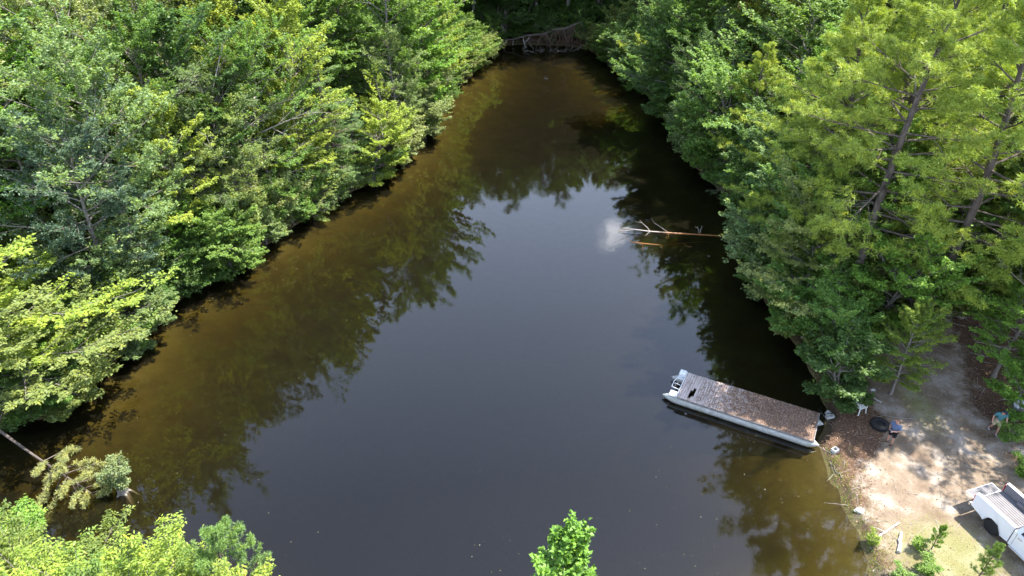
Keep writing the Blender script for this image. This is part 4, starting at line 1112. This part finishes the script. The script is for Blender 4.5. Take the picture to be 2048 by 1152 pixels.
blades("shore_grass", 26000, 18.5, 23, 5, 9, lambda x, y, d, u: (d > 0.02) & (d < 2.2) & (u < np.exp(-((d - 0.3) / 0.55) ** 2) * (0.35 + 0.65 * (vnoise(x * 2, y * 2, 5) > -0.1)) + 0.02) & ~((y > 26) & (y < 29.4)),
       0.24, 0.020, LEAF, "yellow-green grass along the waterline of the clearing", (0.20, 0.26, 0.05), "grass")
blades("clearing_grass", 60000, 22.5, 24, 7, 9, lambda x, y, d, u: (d > 0.6) & (u < 0.55 * np.clip(grass_mask(x, y) + 0.45 * (vnoise(x * 3, y * 3, 9) > 0.25) - 0.15, 0, 1)),
       0.07, 0.014, LEAF, "sparse short grass growing through the sand of the clearing", (0.25, 0.27, 0.08), "grass")
k = N("dry_leaf"); tt_ = k.attr('tint')
DRY = k.done(k.princ(k.ramp(tt_, [(0.0, (0.07, 0.04, 0.025)), (0.5, (0.20, 0.12, 0.07)), (1.0, (0.42, 0.28, 0.18))]), 0.8, 0, None, 0.2))
def litter_mesh(name, n, x0, x1, y0, y1, cond, size, zf, mat, label, cat, flat=0.3):
    x = gr.uniform(x0, x1, n); y = gr.uniform(y0, y1, n); d = sdist(x, y); m = cond(x, y, d, gr.uniform(0, 1, n)); x, y = x[m], y[m]; n = len(x)
    P = np.stack([x, y, zf(x, y)], -1); a = gr.uniform(0, 6.28, n)
    A = nrm(np.stack([np.cos(a), np.sin(a), gr.normal(0, flat, n)], -1)); Nn = nrm(UPV + gr.normal(0, flat, (n, 3))); W = nrm(np.cross(Nn, A))
    s_ = size * gr.uniform(0.5, 1.3, n)[:, None]
    V = np.stack([P - A * s_, P + W * s_ * .5 + UPV * s_ * .15 * (flat > .1), P + A * s_, P - W * s_ * .5 + UPV * s_ * .15 * (flat > .1)], 1).reshape(-1, 3)
    tag(link(name, np_mesh(name, V, np.arange(n * 4).reshape(n, 4), mat, gr.uniform(0, 1, n))), label, cat, kind="stuff")
litter_mesh("fallen_leaves", 30000, 15, 34, 15, 48, lambda x, y, d, u: (d > 0.15) & (u < 0.9 - 0.8 * sand_mask(x, y)), 0.045, lambda x, y: gz(x, y) + 0.015, DRY, "brown fallen leaves scattered over the dirt of the clearing", "leaf litter")
# leaves lying on the boat's deck, thickest towards the shore
n = 2600; u_ = gr.beta(1.1, 1.9, n) * BL_; v2 = gr.uniform(-HW, HW, n)
ca, sa = math.cos(boat.rotation_euler.z), math.sin(boat.rotation_euler.z)
P = np.stack([pA.x + ca * u_ - sa * v2, pA.y + sa * u_ + ca * v2, np.full(n, 0.648)], -1); a_ = gr.uniform(0, 6.28, n)
keep = ~((u_ > BL_ - 1.0) & (u_ < BL_ - 0.55)); P = P[keep]; a_ = a_[keep]; n = len(P)
A3 = np.stack([np.cos(a_), np.sin(a_), gr.normal(0, .12, n)], -1); W3 = nrm(np.cross(UPV + gr.normal(0, .25, (n, 3)), A3)); s3 = 0.05 * gr.uniform(.5, 1.3, n)[:, None]
V = np.stack([P - A3 * s3, P + W3 * s3 * .5, P + A3 * s3, P - W3 * s3 * .5], 1).reshape(-1, 3); V[:, 2] = np.maximum(V[:, 2], 0.645)
tag(link("deck_leaves", np_mesh("deck_leaves", V, np.arange(n * 4).reshape(n, 4), DRY, gr.uniform(0, 1, n))), "brown fallen leaves lying on the boat's plank deck", "leaf litter", kind="stuff")
k = N("speck_and_glint"); SPECK = k.done(k.princ(k.ramp(k.attr('tint'), [(0, (0.10, 0.09, 0.035)), (0.8, (0.22, 0.20, 0.09)), (1, (0.45, 0.43, 0.28))]), 0.7, 0, None, 0.3))
litter_mesh("floating_leaves_and_glints", 22000, -30, 20, 14, 101, lambda x, y, d, u: (d < -0.2) & (u < 0.9 * np.exp(d / 4.0) * (0.12 + (vnoise(x, y, 15) > 0.1)) * (0.35 + (x < 0)) + 0.002), 0.024, lambda x, y: 0 * x + 0.006, SPECK, "pale floating leaves and pollen with painted-in glints of reflected foliage on the pond", "floating leaves and glints", 0.02)  # the pale specks also paint in glints of the reflected leaves

k = N("pebble"); PEB = k.done(k.princ(k.ramp(k.attr('tint'), [(0, (0.10, 0.08, 0.065)), (1, (0.48, 0.43, 0.37))]), 0.9, 0, None, 0.2))
litter_mesh("pebbles", 2600, 15, 34, 15, 40, lambda x, y, d, u: (d > 0.1) & (u < 0.8), 0.028, lambda x, y: gz(x, y) + 0.012, PEB, "small stones and chips scattered over the sand of the clearing", "pebbles", 0.5)
n = 420; x = gr.uniform(15.5, 33, n); y = gr.uniform(15, 42, n); m = sdist(x, y) > 0.1; x, y = x[m], y[m]; n = len(x)
a_ = gr.uniform(0, 6.28, n)
tw_ = Cv(np.stack([x, y, gz(x, y) + 0.02], -1), np.stack([np.cos(a_), np.sin(a_), gr.normal(0.02, .03, n)], -1), gr.uniform(0.2, 1.1, n), gr.normal(0, .03, n), gr.uniform(.006, .016, n), np.full(n, .004))
v_, q_ = tubes(tw_, 2, 4)
tag(link("twigs", np_mesh("twigs", v_, q_, BARK_DEAD)), "thin dry twigs scattered over the ground of the clearing", "twigs", kind="stuff")

# ------------------------------------------------------------------ pickup truck
k = N("white_paint"); pr = k.n('BsdfPrincipled'); pr.inputs['Base Color'].default_value = (0.74, 0.76, 0.78, 1); pr.inputs['Roughness'].default_value = 0.3
pr.inputs['Coat Weight'].default_value = 0.6; pr.inputs['Coat Roughness'].default_value = 0.06; PAINT = k.done(pr.outputs[0])
BEDLINER = simple_mat("grey_bed_liner", (0.17, 0.16, 0.165), 0.7, 0, 0.12, 5)
k = N("tinted_glass"); GLASS = k.done(k.princ((0.012, 0.014, 0.016), 0.05, 0, None, 0.6))
CHROME = simple_mat("bumper_chrome", (0.62, 0.63, 0.64), 0.22, 0.9, 0.05, 4)
BLACKP = simple_mat("black_trim", (0.02, 0.02, 0.021), 0.5, 0, 0.2, 9)
k = N("red_lens"); REDL = k.done(k.princ((0.35, 0.015, 0.02), 0.2))
RIM = simple_mat("alloy_rim", (0.52, 0.50, 0.47), 0.35, 0.7, 0.08, 8)
tz = float(gz(22.4, 20.5))
truck = empty("pickup_truck", (22.43, 21.91, tz), R(-161.6)); tag(truck, "white pickup truck with its tailgate down parked on the sand", "truck")
WT = 0.98
def arch(cy, r, n=10): return [(cy - r * math.cos(math.pi * i / n), 0.42 + r * math.sin(math.pi * i / n)) for i in range(n + 1)]
# bed sides (outer skin + rail) along local +Y = forwards
for sx in (1, -1):
    xo, xi = sx * WT, sx * (WT - 0.07)
    pts = [(0.0, 0.62), (0.55, 0.50)] + arch(1.18, 0.46) + [(2.0, 0.45), (2.0, 1.36), (1.0, 1.37), (0.03, 1.38), (0.0, 1.30)]
    b = MB(); b.extrude(pts, min(xo, xi), max(xo, xi), 'X')
    sd_ = b.build("bed_side", PAINT, truck)
    b = MB(); b.box(min(sx * (WT - 0.15), sx * (WT + 0.004)), max(sx * (WT - 0.15), sx * (WT + 0.004)), 0.0, 2.0, 1.382, 1.41, 0.01); b.build("bed_rail", PAINT, truck, True)
    b = MB(); b.box(min(sx * (WT - 0.14), sx * (WT - 0.074)), max(sx * (WT - 0.14), sx * (WT - 0.074)), 0.02, 1.98, 0.90, 1.379); b.build("inner_wall", BEDLINER, truck)
    b = MB(); b.box(min(sx * (WT - 0.16), sx * (WT + 0.006)), max(sx * (WT - 0.16), sx * (WT + 0.006)), -0.035, 0.0, 0.84, 1.30, 0.01); b.build("tail_light", REDL, truck, True)
    b = MB(); b.box(min(sx * (WT - 0.30), sx * (WT - 0.145)), max(sx * (WT - 0.30), sx * (WT - 0.145)), 0.80, 1.56, 0.90, 1.08, 0.05); b.build("wheel_well", BEDLINER, truck, True)
b = MB(); b.box(-WT + 0.08, WT - 0.08, 0.0, 2.0, 0.84, 0.88)
for i in range(13): b.box(-0.80 + i * 0.13, -0.80 + i * 0.13 + 0.055, 0.01, 1.98, 0.881, 0.897, 0.004)
b.build("bed_floor", BEDLINER, truck)
b = MB(); b.box(-WT + 0.08, WT - 0.08, 1.99, 2.04, 0.84, 1.40, 0.01); b.build("bulkhead", BEDLINER, truck)
tg = None
b = MB(); b.box(-0.80, 0.80, -0.56, -0.04, 0.82, 0.865, 0.012); tg = b.build("tailgate", PAINT, truck, True)
b = MB(); b.box(-0.74, 0.74, -0.52, -0.07, 0.867, 0.885, 0.006)
for i in range(11): b.box(-0.70 + i * 0.13, -0.70 + i * 0.13 + 0.05, -0.50, -0.09, 0.886, 0.897, 0.003)
b.build("tailgate_liner", BEDLINER, tg)
b = MB(); b.box(-0.95, 0.95, -0.16, -0.045, 0.48, 0.68, 0.03); b.build("rear_bumper", CHROME, truck, True)
b = MB(); b.box(-0.22, 0.22, -0.168, -0.14, 0.50, 0.63, 0.005); b.build("number_plate_recess", BLACKP, truck)
# cab and bonnet
def cabsec(y, hw, z0, z1, hwt):
    return [(-hw, y, z0), (-hw, y, z0 + (z1 - z0) * .5), (-hwt, y, z1), (hwt, y, z1), (hw, y, z0 + (z1 - z0) * .5), (hw, y, z0)]
b = MB()
b.extrude([(2.05, 0.42), (3.75, 0.40)] + [(3.75 + 0, 0.42)] + arch(4.62, 0.46) + [(5.45, 0.50), (5.55, 0.70), (5.50, 1.02), (5.3, 1.10), (4.15, 1.22), (4.05, 1.24), (2.05, 1.30)], -WT, WT, 'X')
b.build("body", PAINT, truck)
b = MB(); b.loft([[(-0.93, 2.06, 1.302), (0.93, 2.06, 1.302), (0.93, 4.06, 1.262), (-0.93, 4.06, 1.262)], [(-0.84, 2.16, 1.60), (0.84, 2.16, 1.60), (0.84, 3.6, 1.60), (-0.84, 3.6, 1.60)],
                  [(-0.78, 2.28, 1.86), (0.78, 2.28, 1.86), (0.78, 3.28, 1.86), (-0.78, 3.28, 1.86)], [(-0.66, 2.45, 1.91), (0.66, 2.45, 1.91), (0.66, 3.1, 1.91), (-0.66, 3.1, 1.91)]])
cab = b.build("cab", PAINT, truck, True, 50)
for sx in (1, -1):   # side windows lie 3 mm proud of the cab skin
    b = MB(); b.loft([[(sx * 0.925, 2.30, 1.335), (sx * 0.925, 3.02, 1.335), (sx * 0.800, 3.00, 1.80), (sx * 0.800, 2.42, 1.80)], [(sx * 0.945, 2.30, 1.335), (sx * 0.945, 3.02, 1.335), (sx * 0.818, 3.00, 1.80), (sx * 0.818, 2.42, 1.80)]]); b.build("window", GLASS, cab)
    b = MB(); b.loft([[(sx * 0.925, 3.10, 1.335), (sx * 0.925, 3.78, 1.33), (sx * 0.805, 3.30, 1.80), (sx * 0.805, 3.08, 1.80)], [(sx * 0.945, 3.10, 1.335), (sx * 0.945, 3.78, 1.33), (sx * 0.822, 3.30, 1.80), (sx * 0.822, 3.08, 1.80)]]); b.build("window", GLASS, cab)
    b = MB(); b.box(min(sx * 0.98, sx * 0.986), max(sx * 0.98, sx * 0.986), 3.045, 3.055, 0.5, 1.28); b.box(min(sx * 0.98, sx * 0.986), max(sx * 0.98, sx * 0.986), 2.20, 2.21, 0.5, 1.28); b.build("door_gap", BLACKP, truck)
    for y in (2.30, 3.15):
        b = MB(); b.box(min(sx * 0.983, sx * 1.012), max(sx * 0.983, sx * 1.012), y, y + 0.2, 1.08, 1.12, 0.008); b.build("door_handle", CHROME, truck, True)
    b = MB(); b.box(min(sx * 1.0, sx * 1.2), max(sx * 1.0, sx * 1.2), 3.68, 3.78, 1.28, 1.46, 0.03); b.build("mirror", BLACKP, truck, True)
    b = MB(); b.box(min(sx * 0.93, sx * 1.06), max(sx * 0.93, sx * 1.06), 2.15, 3.95, 0.36, 0.41, 0.015); b.build("running_board", CHROME, truck, True)
    b = MB(); b.box(min(sx * 0.6, sx * 0.95), max(sx * 0.6, sx * 0.95), 5.50, 5.57, 0.80, 1.0, 0.02); b.build("headlight", CHROME, truck, True)
b = MB(); b.loft([[(-0.80, 2.10, 1.38), (0.80, 2.10, 1.38), (0.70, 2.24, 1.80), (-0.70, 2.24, 1.80)], [(-0.80, 2.085, 1.38), (0.80, 2.085, 1.38), (0.70, 2.225, 1.80), (-0.70, 2.225, 1.80)]]); b.build("rear_window", GLASS, cab)
b = MB(); b.loft([[(-0.84, 3.98, 1.33), (0.84, 3.98, 1.33), (0.74, 3.34, 1.82), (-0.74, 3.34, 1.82)], [(-0.84, 4.00, 1.34), (0.84, 4.00, 1.34), (0.74, 3.36, 1.83), (-0.74, 3.36, 1.83)]]); b.build("windscreen", GLASS, cab)
b = MB(); b.box(-0.58, 0.58, 5.50, 5.56, 0.72, 1.0, 0.01); b.build("grille", BLACKP, truck, True)
b = MB(); b.box(-0.97, 0.97, 5.50, 5.66, 0.45, 0.66, 0.04); b.build("front_bumper", CHROME, truck, True)
b = MB(); b.box(-0.5, 0.5, 0.1, 5.3, 0.40, 0.55); b.build("chassis", BLACKP, truck)
for sx in (1, -1):
    for y in (1.18, 4.62):
        w = empty("wheel", (sx * 0.84, y, 0.39)); w.parent = truck
        b = MB(); b.lathe([(0.235, -0.12), (0.33, -0.125), (0.375, -0.09), (0.39, -0.04), (0.39, 0.04), (0.375, 0.09), (0.33, 0.125), (0.235, 0.12)], (0, 0, 0), 32, 'X'); b.build("tyre", RUBBER, w, True, 50)
        b = MB(); b.lathe([(0.232, -0.10), (0.232, 0.10), (0.215, 0.112), (0.20, 0.10), (0.195, 0.04)] if sx > 0 else [(0.195, -0.04), (0.20, -0.10), (0.215, -0.112), (0.232, -0.10), (0.232, 0.10)], (0, 0, 0), 28, 'X')
        for i in range(6):
            a = i * math.pi / 3; d = Vector((0, math.cos(a), math.sin(a))); e = Vector((0, -math.sin(a), math.cos(a)))
            x0, x1 = sx * 0.075, sx * 0.105
            b.loft([[(x0, *(d * .03 + e * .03).yz), (x0, *(d * .03 - e * .03).yz), (x1, *(d * .03 - e * .03).yz), (x1, *(d * .03 + e * .03).yz)],
                    [(x0, *(d * .21 + e * .03).yz), (x0, *(d * .21 - e * .03).yz), (x1, *(d * .21 - e * .025).yz), (x1, *(d * .21 + e * .025).yz)]])
        b.cyl((sx * 0.03, 0, 0), (sx * 0.07, 0, 0), 0.20, 0.20, 24)
        b.cyl((sx * 0.06, 0, 0), (sx * 0.118, 0, 0), 0.055, 0.045, 14)
        b.build("rim", RIM, w, True, 30)

# ------------------------------------------------------------------ people
def skin_mesh(name, V, E, Rd, mat, sub=2):
    me = bpy.data.meshes.new(name + "_sk"); me.from_pydata([tuple(v) for v in V], E, [])
    o = bpy.data.objects.new(name + "_sk", me); COL.objects.link(o)
    o.modifiers.new("s", 'SKIN'); sb_ = o.modifiers.new("u", 'SUBSURF'); sb_.levels = sub; sb_.render_levels = sub
    for i, r in enumerate(Rd):
        r2 = r if isinstance(r, tuple) else (r, r)
        me.skin_vertices[0].data[i].radius = r2; me.skin_vertices[0].data[i].use_root = (i == 0)
    dg = bpy.context.evaluated_depsgraph_get(); dg.update()
    m2 = bpy.data.meshes.new_from_object(o.evaluated_get(dg)); m2.name = name
    bpy.data.objects.remove(o, do_unlink=True)
    m2.materials.clear(); m2.materials.append(mat)
    m2.polygons.foreach_set("use_smooth", [True] * len(m2.polygons))
    return m2
SKIN = simple_mat("skin", (0.42, 0.22, 0.15), 0.55, 0, 0.08, 20)
def person(loc, rz, label, J, shirt, shorts, shoe, hair, cap=False, held=None, wide=1.0):
    root = empty("person", loc, rz); tag(root, label, "man")
    V, E, Rd = [], [], []
    def add(p, r, prev=None):
        V.append(Vector(p)); Rd.append(r)
        if prev is not None: E.append((prev, len(V) - 1))
        return len(V) - 1
    pel = add(J['pelvis'], (0.14 * wide, 0.11 * wide)); sp = add(J['spine'], (0.145 * wide, 0.115 * wide), pel); chs = add(J['chest'], (0.16 * wide, 0.115 * wide), sp)
    nk = add(J['neck'], 0.058, chs)
    hd = Vector(J['head']); h0 = add(hd + Vector((0, -0.01, -0.09)), 0.058, nk); h1 = add(hd + Vector((0, 0.012, -0.03)), (0.074, 0.084), h0); h2 = add(hd + Vector((0, 0, 0.05)), (0.078, 0.094), h1); h3 = add(hd + Vector((0, -0.01, 0.11)), 0.052, h2)
    nose = add(hd + Vector((0, 0.105, -0.01)), 0.012, h1)
    for sx in (-1, 1): add(hd + Vector((sx * 0.085, -0.01, 0.0)), 0.014, h1)
    hands = {}
    for s_ in ('L', 'R'):
        sh = add(J['sh' + s_], 0.062, chs); el = add(J['el' + s_], 0.042, sh); wr = add(J['wr' + s_], 0.028, el)
        d = (Vector(J['wr' + s_]) - Vector(J['el' + s_])).normalized(); curl = Vector(J.get('curl' + s_, (0, 0, -1)))
        side = d.cross(curl).normalized(); W0 = Vector(J['wr' + s_])
        pm = add(W0 + d * 0.07, (0.034, 0.022), wr); hands[s_] = W0 + d * 0.1
        for f, (o_, ln) in enumerate(((-0.030, 0.068), (-0.010, 0.080), (0.010, 0.074), (0.030, 0.058))):
            a_ = add(W0 + d * 0.105 + side * o_, 0.0095, pm); b_ = add(W0 + d * (0.105 + ln * 0.55) + side * o_ * 1.1 + curl * 0.012, 0.0085, a_)
            add(W0 + d * (0.105 + ln * 0.8) + side * o_ * 1.1 + curl * (0.03 + 0.006 * f), 0.007, b_)
        sg = 1 if s_ == 'L' else -1
        t1 = add(W0 + d * 0.05 + side * 0.045 * sg, 0.011, pm); add(W0 + d * 0.09 + side * 0.062 * sg + curl * 0.015, 0.008, t1)
    for s_ in ('L', 'R'):
        hp = add(J['hp' + s_], 0.095 * wide, pel); kn = add(J['kn' + s_], 0.062, hp); cf = add(Vector(J['kn' + s_]).lerp(Vector(J['an' + s_]), 0.35), 0.058, kn); an = add(J['an' + s_], 0.038, cf)
        fd = Vector(J.get('foot', (0, 1, 0))); add(Vector(J['an' + s_]) + fd * 0.12 + Vector((0, 0, -0.045)), (0.035, 0.028), an)
    link("body", skin_mesh("body", V, E, Rd, SKIN), root)
    # shirt: torso and sleeves, looser than the body
    V, E, Rd = [], [], []
    pv = Vector(J['pelvis'])
    a = add(pv + Vector((0, 0, -0.02)), (0.185 * wide, 0.150 * wide)); b_ = add(J['spine'], (0.180 * wide, 0.150 * wide), a); c = add(Vector(J['chest']) + Vector((0, 0, 0.01)), (0.185 * wide, 0.135 * wide), b_); add(Vector(J['neck']) + Vector((0, 0, -0.035)), 0.088, c)
    for s_ in ('L', 'R'):
        sh = add(Vector(J['sh' + s_]) + Vector((0, 0, 0.004)), 0.088, c); add(Vector(J['sh' + s_]).lerp(Vector(J['el' + s_]), 0.85), 0.080, sh)
    link("shirt", skin_mesh("shirt", V, E, Rd, shirt), root)
    V, E, Rd = [], [], []
    a = add(pv + Vector((0, 0, -0.03)), (0.165 * wide, 0.135 * wide))
    for s_ in ('L', 'R'):
        h = add(Vector(J['hp' + s_]) + Vector((0, 0, -0.04)), 0.115 * wide, a); add(Vector(J['hp' + s_]).lerp(Vector(J['kn' + s_]), 0.92), 0.098, h)
    link("shorts", skin_mesh("shorts", V, E, Rd, shorts), root)
    fd = Vector(J.get('foot', (0, 1, 0)))
    for s_ in ('L', 'R'):
        V, E, Rd = [], [], []
        an = Vector(J['an' + s_]); a = add(an + Vector((0, 0, 0.01)), 0.050); h = add(an + fd * -0.05 + Vector((0, 0, -0.045)), 0.043, a); m_ = add(an + fd * 0.08 + Vector((0, 0, -0.045)), (0.048, 0.036), a); add(an + fd * 0.17 + Vector((0, 0, -0.052)), (0.042, 0.028), m_)
        link("shoe", skin_mesh("shoe", V, E, Rd, shoe), root)
    b = MB()
    if cap:
        b.lathe([(0.108, 0.045), (0.112, 0.075), (0.092, 0.125), (0.05, 0.155), (0.004, 0.162)], hd, 18)
        b.extrude([(hd.x - 0.07, hd.y + 0.06), (hd.x + 0.07, hd.y + 0.06), (hd.x + 0.055, hd.y + 0.19), (hd.x - 0.055, hd.y + 0.19)], hd.z + 0.045, hd.z + 0.055, 'Z')
        b.build("cap", hair, root, True)
    else:
        bm = b.bm; r = bmesh.ops.create_uvsphere(bm, u_segments=20, v_segments=12, radius=1.0)
        for v in r['verts']: v.co = hd + Vector((v.co.x * 0.094, v.co.y * 0.108 - 0.022, v.co.z * 0.092 + 0.055))
        kill = [v for v in bm.verts if v.co.y > hd.y + 0.055 + (v.co.z - hd.z - 0.10) * 0.6 or v.co.z < hd.z - 0.03]
        bmesh.ops.delete(bm, geom=kill, context='VERTS'); b.build("hair", hair, root, True)
    for sx in (-1, 1):
        b = MB(); r = bmesh.ops.create_uvsphere(b.bm, u_segments=8, v_segments=6, radius=0.012)
        for v in r['verts']: v.co += hd + Vector((sx * 0.032, 0.086, 0.018))
        b.build("eye", BLACKP, root, True)
    b = MB(); b.tube([hd + Vector((-0.025, 0.086, -0.052)), hd + Vector((0, 0.094, -0.055)), hd + Vector((0.025, 0.086, -0.052))], 0.006, 6); b.build("mouth", simple_mat("lips", (0.30, 0.10, 0.08), 0.5), root, True)
    return root, hands
cloth = lambda n, c: simple_mat(n, c, 0.9, 0, 0.12, 12, 0.3, 0.1)
J1 = dict(pelvis=(0, 0, .93), spine=(0, 0.02, 1.13), chest=(0, 0.0, 1.36), neck=(0, 0.02, 1.50), head=(0, 0.06, 1.62),
          shL=(-.20, 0, 1.42), elL=(-.27, .06, 1.14), wrL=(-.12, .29, 1.13), shR=(.20, 0, 1.42), elR=(.27, .06, 1.14), wrR=(.12, .29, 1.13), curlL=(0.3, 0, -1), curlR=(-0.3, 0, -1),
          hpL=(-.10, 0, .90), knL=(-.12, .03, .50), anL=(-.13, .0, .085), hpR=(.10, 0, .90), knR=(.13, .02, .50), anR=(.15, -.03, .085))
p1 = drop(1778, 887)
man, hd_ = person(p1, R(118), "man in slate blue T-shirt and black shorts holding a drone controller beside the tyre", J1,
                  cloth("slate_blue_cloth", (0.105, 0.14, 0.22)), cloth("black_cloth", (0.016, 0.017, 0.02)), cloth("dark_shoe", (0.02, 0.02, 0.02)), simple_mat("short_brown_hair", (0.16, 0.085, 0.06), 0.8), wide=1.12)
ctl = empty("drone_controller", p1, R(118)); tag(ctl, "pale grey drone controller held in both hands by the man in blue", "controller")
b = MB(); b.box(-0.095, 0.095, 0.35, 0.46, 1.115, 1.15, 0.012); b.build("controller_body", simple_mat("pale_grey_plastic", (0.50, 0.50, 0.50), 0.5), ctl, True)
b = MB(); b.box(-0.075, 0.075, 0.47, 0.485, 1.13, 1.22, 0.004); b.build("screen", GLASS, ctl)
for sx in (-1, 1):
    b = MB(); b.cyl((sx * 0.06, 0.40, 1.15), (sx * 0.06, 0.40, 1.175), 0.008, 0.012, 8); b.build("stick", BLACKP, ctl)
J2 = dict(pelvis=(0, 0, .93), spine=(0, 0.03, 1.13), chest=(0, 0.08, 1.35), neck=(0, 0.13, 1.48), head=(0.0, 0.20, 1.58),
          shL=(-.20, .07, 1.41), elL=(-.30, .05, 1.14), wrL=(-.33, .18, .93), shR=(.20, .07, 1.41), elR=(.31, .0, 1.15), wrR=(.33, .10, .92), curlL=(1, 0, 0), curlR=(-1, 0, 0),
          hpL=(-.10, 0, .90), knL=(-.11, .16, .51), anL=(-.11, .20, .085), hpR=(.10, 0, .90), knR=(.12, -.02, .50), anR=(.12, -.24, .10))
person(drop(1984, 864), R(80 + 90), "man in teal T-shirt and khaki shorts walking in the shade near the right edge", J2,
       cloth("teal_cloth", (0.06, 0.16, 0.17)), cloth("khaki_cloth", (0.44, 0.38, 0.25)), cloth("grey_shoe", (0.30, 0.30, 0.32)), cloth("dark_cap_cloth", (0.03, 0.035, 0.04)), cap=True)
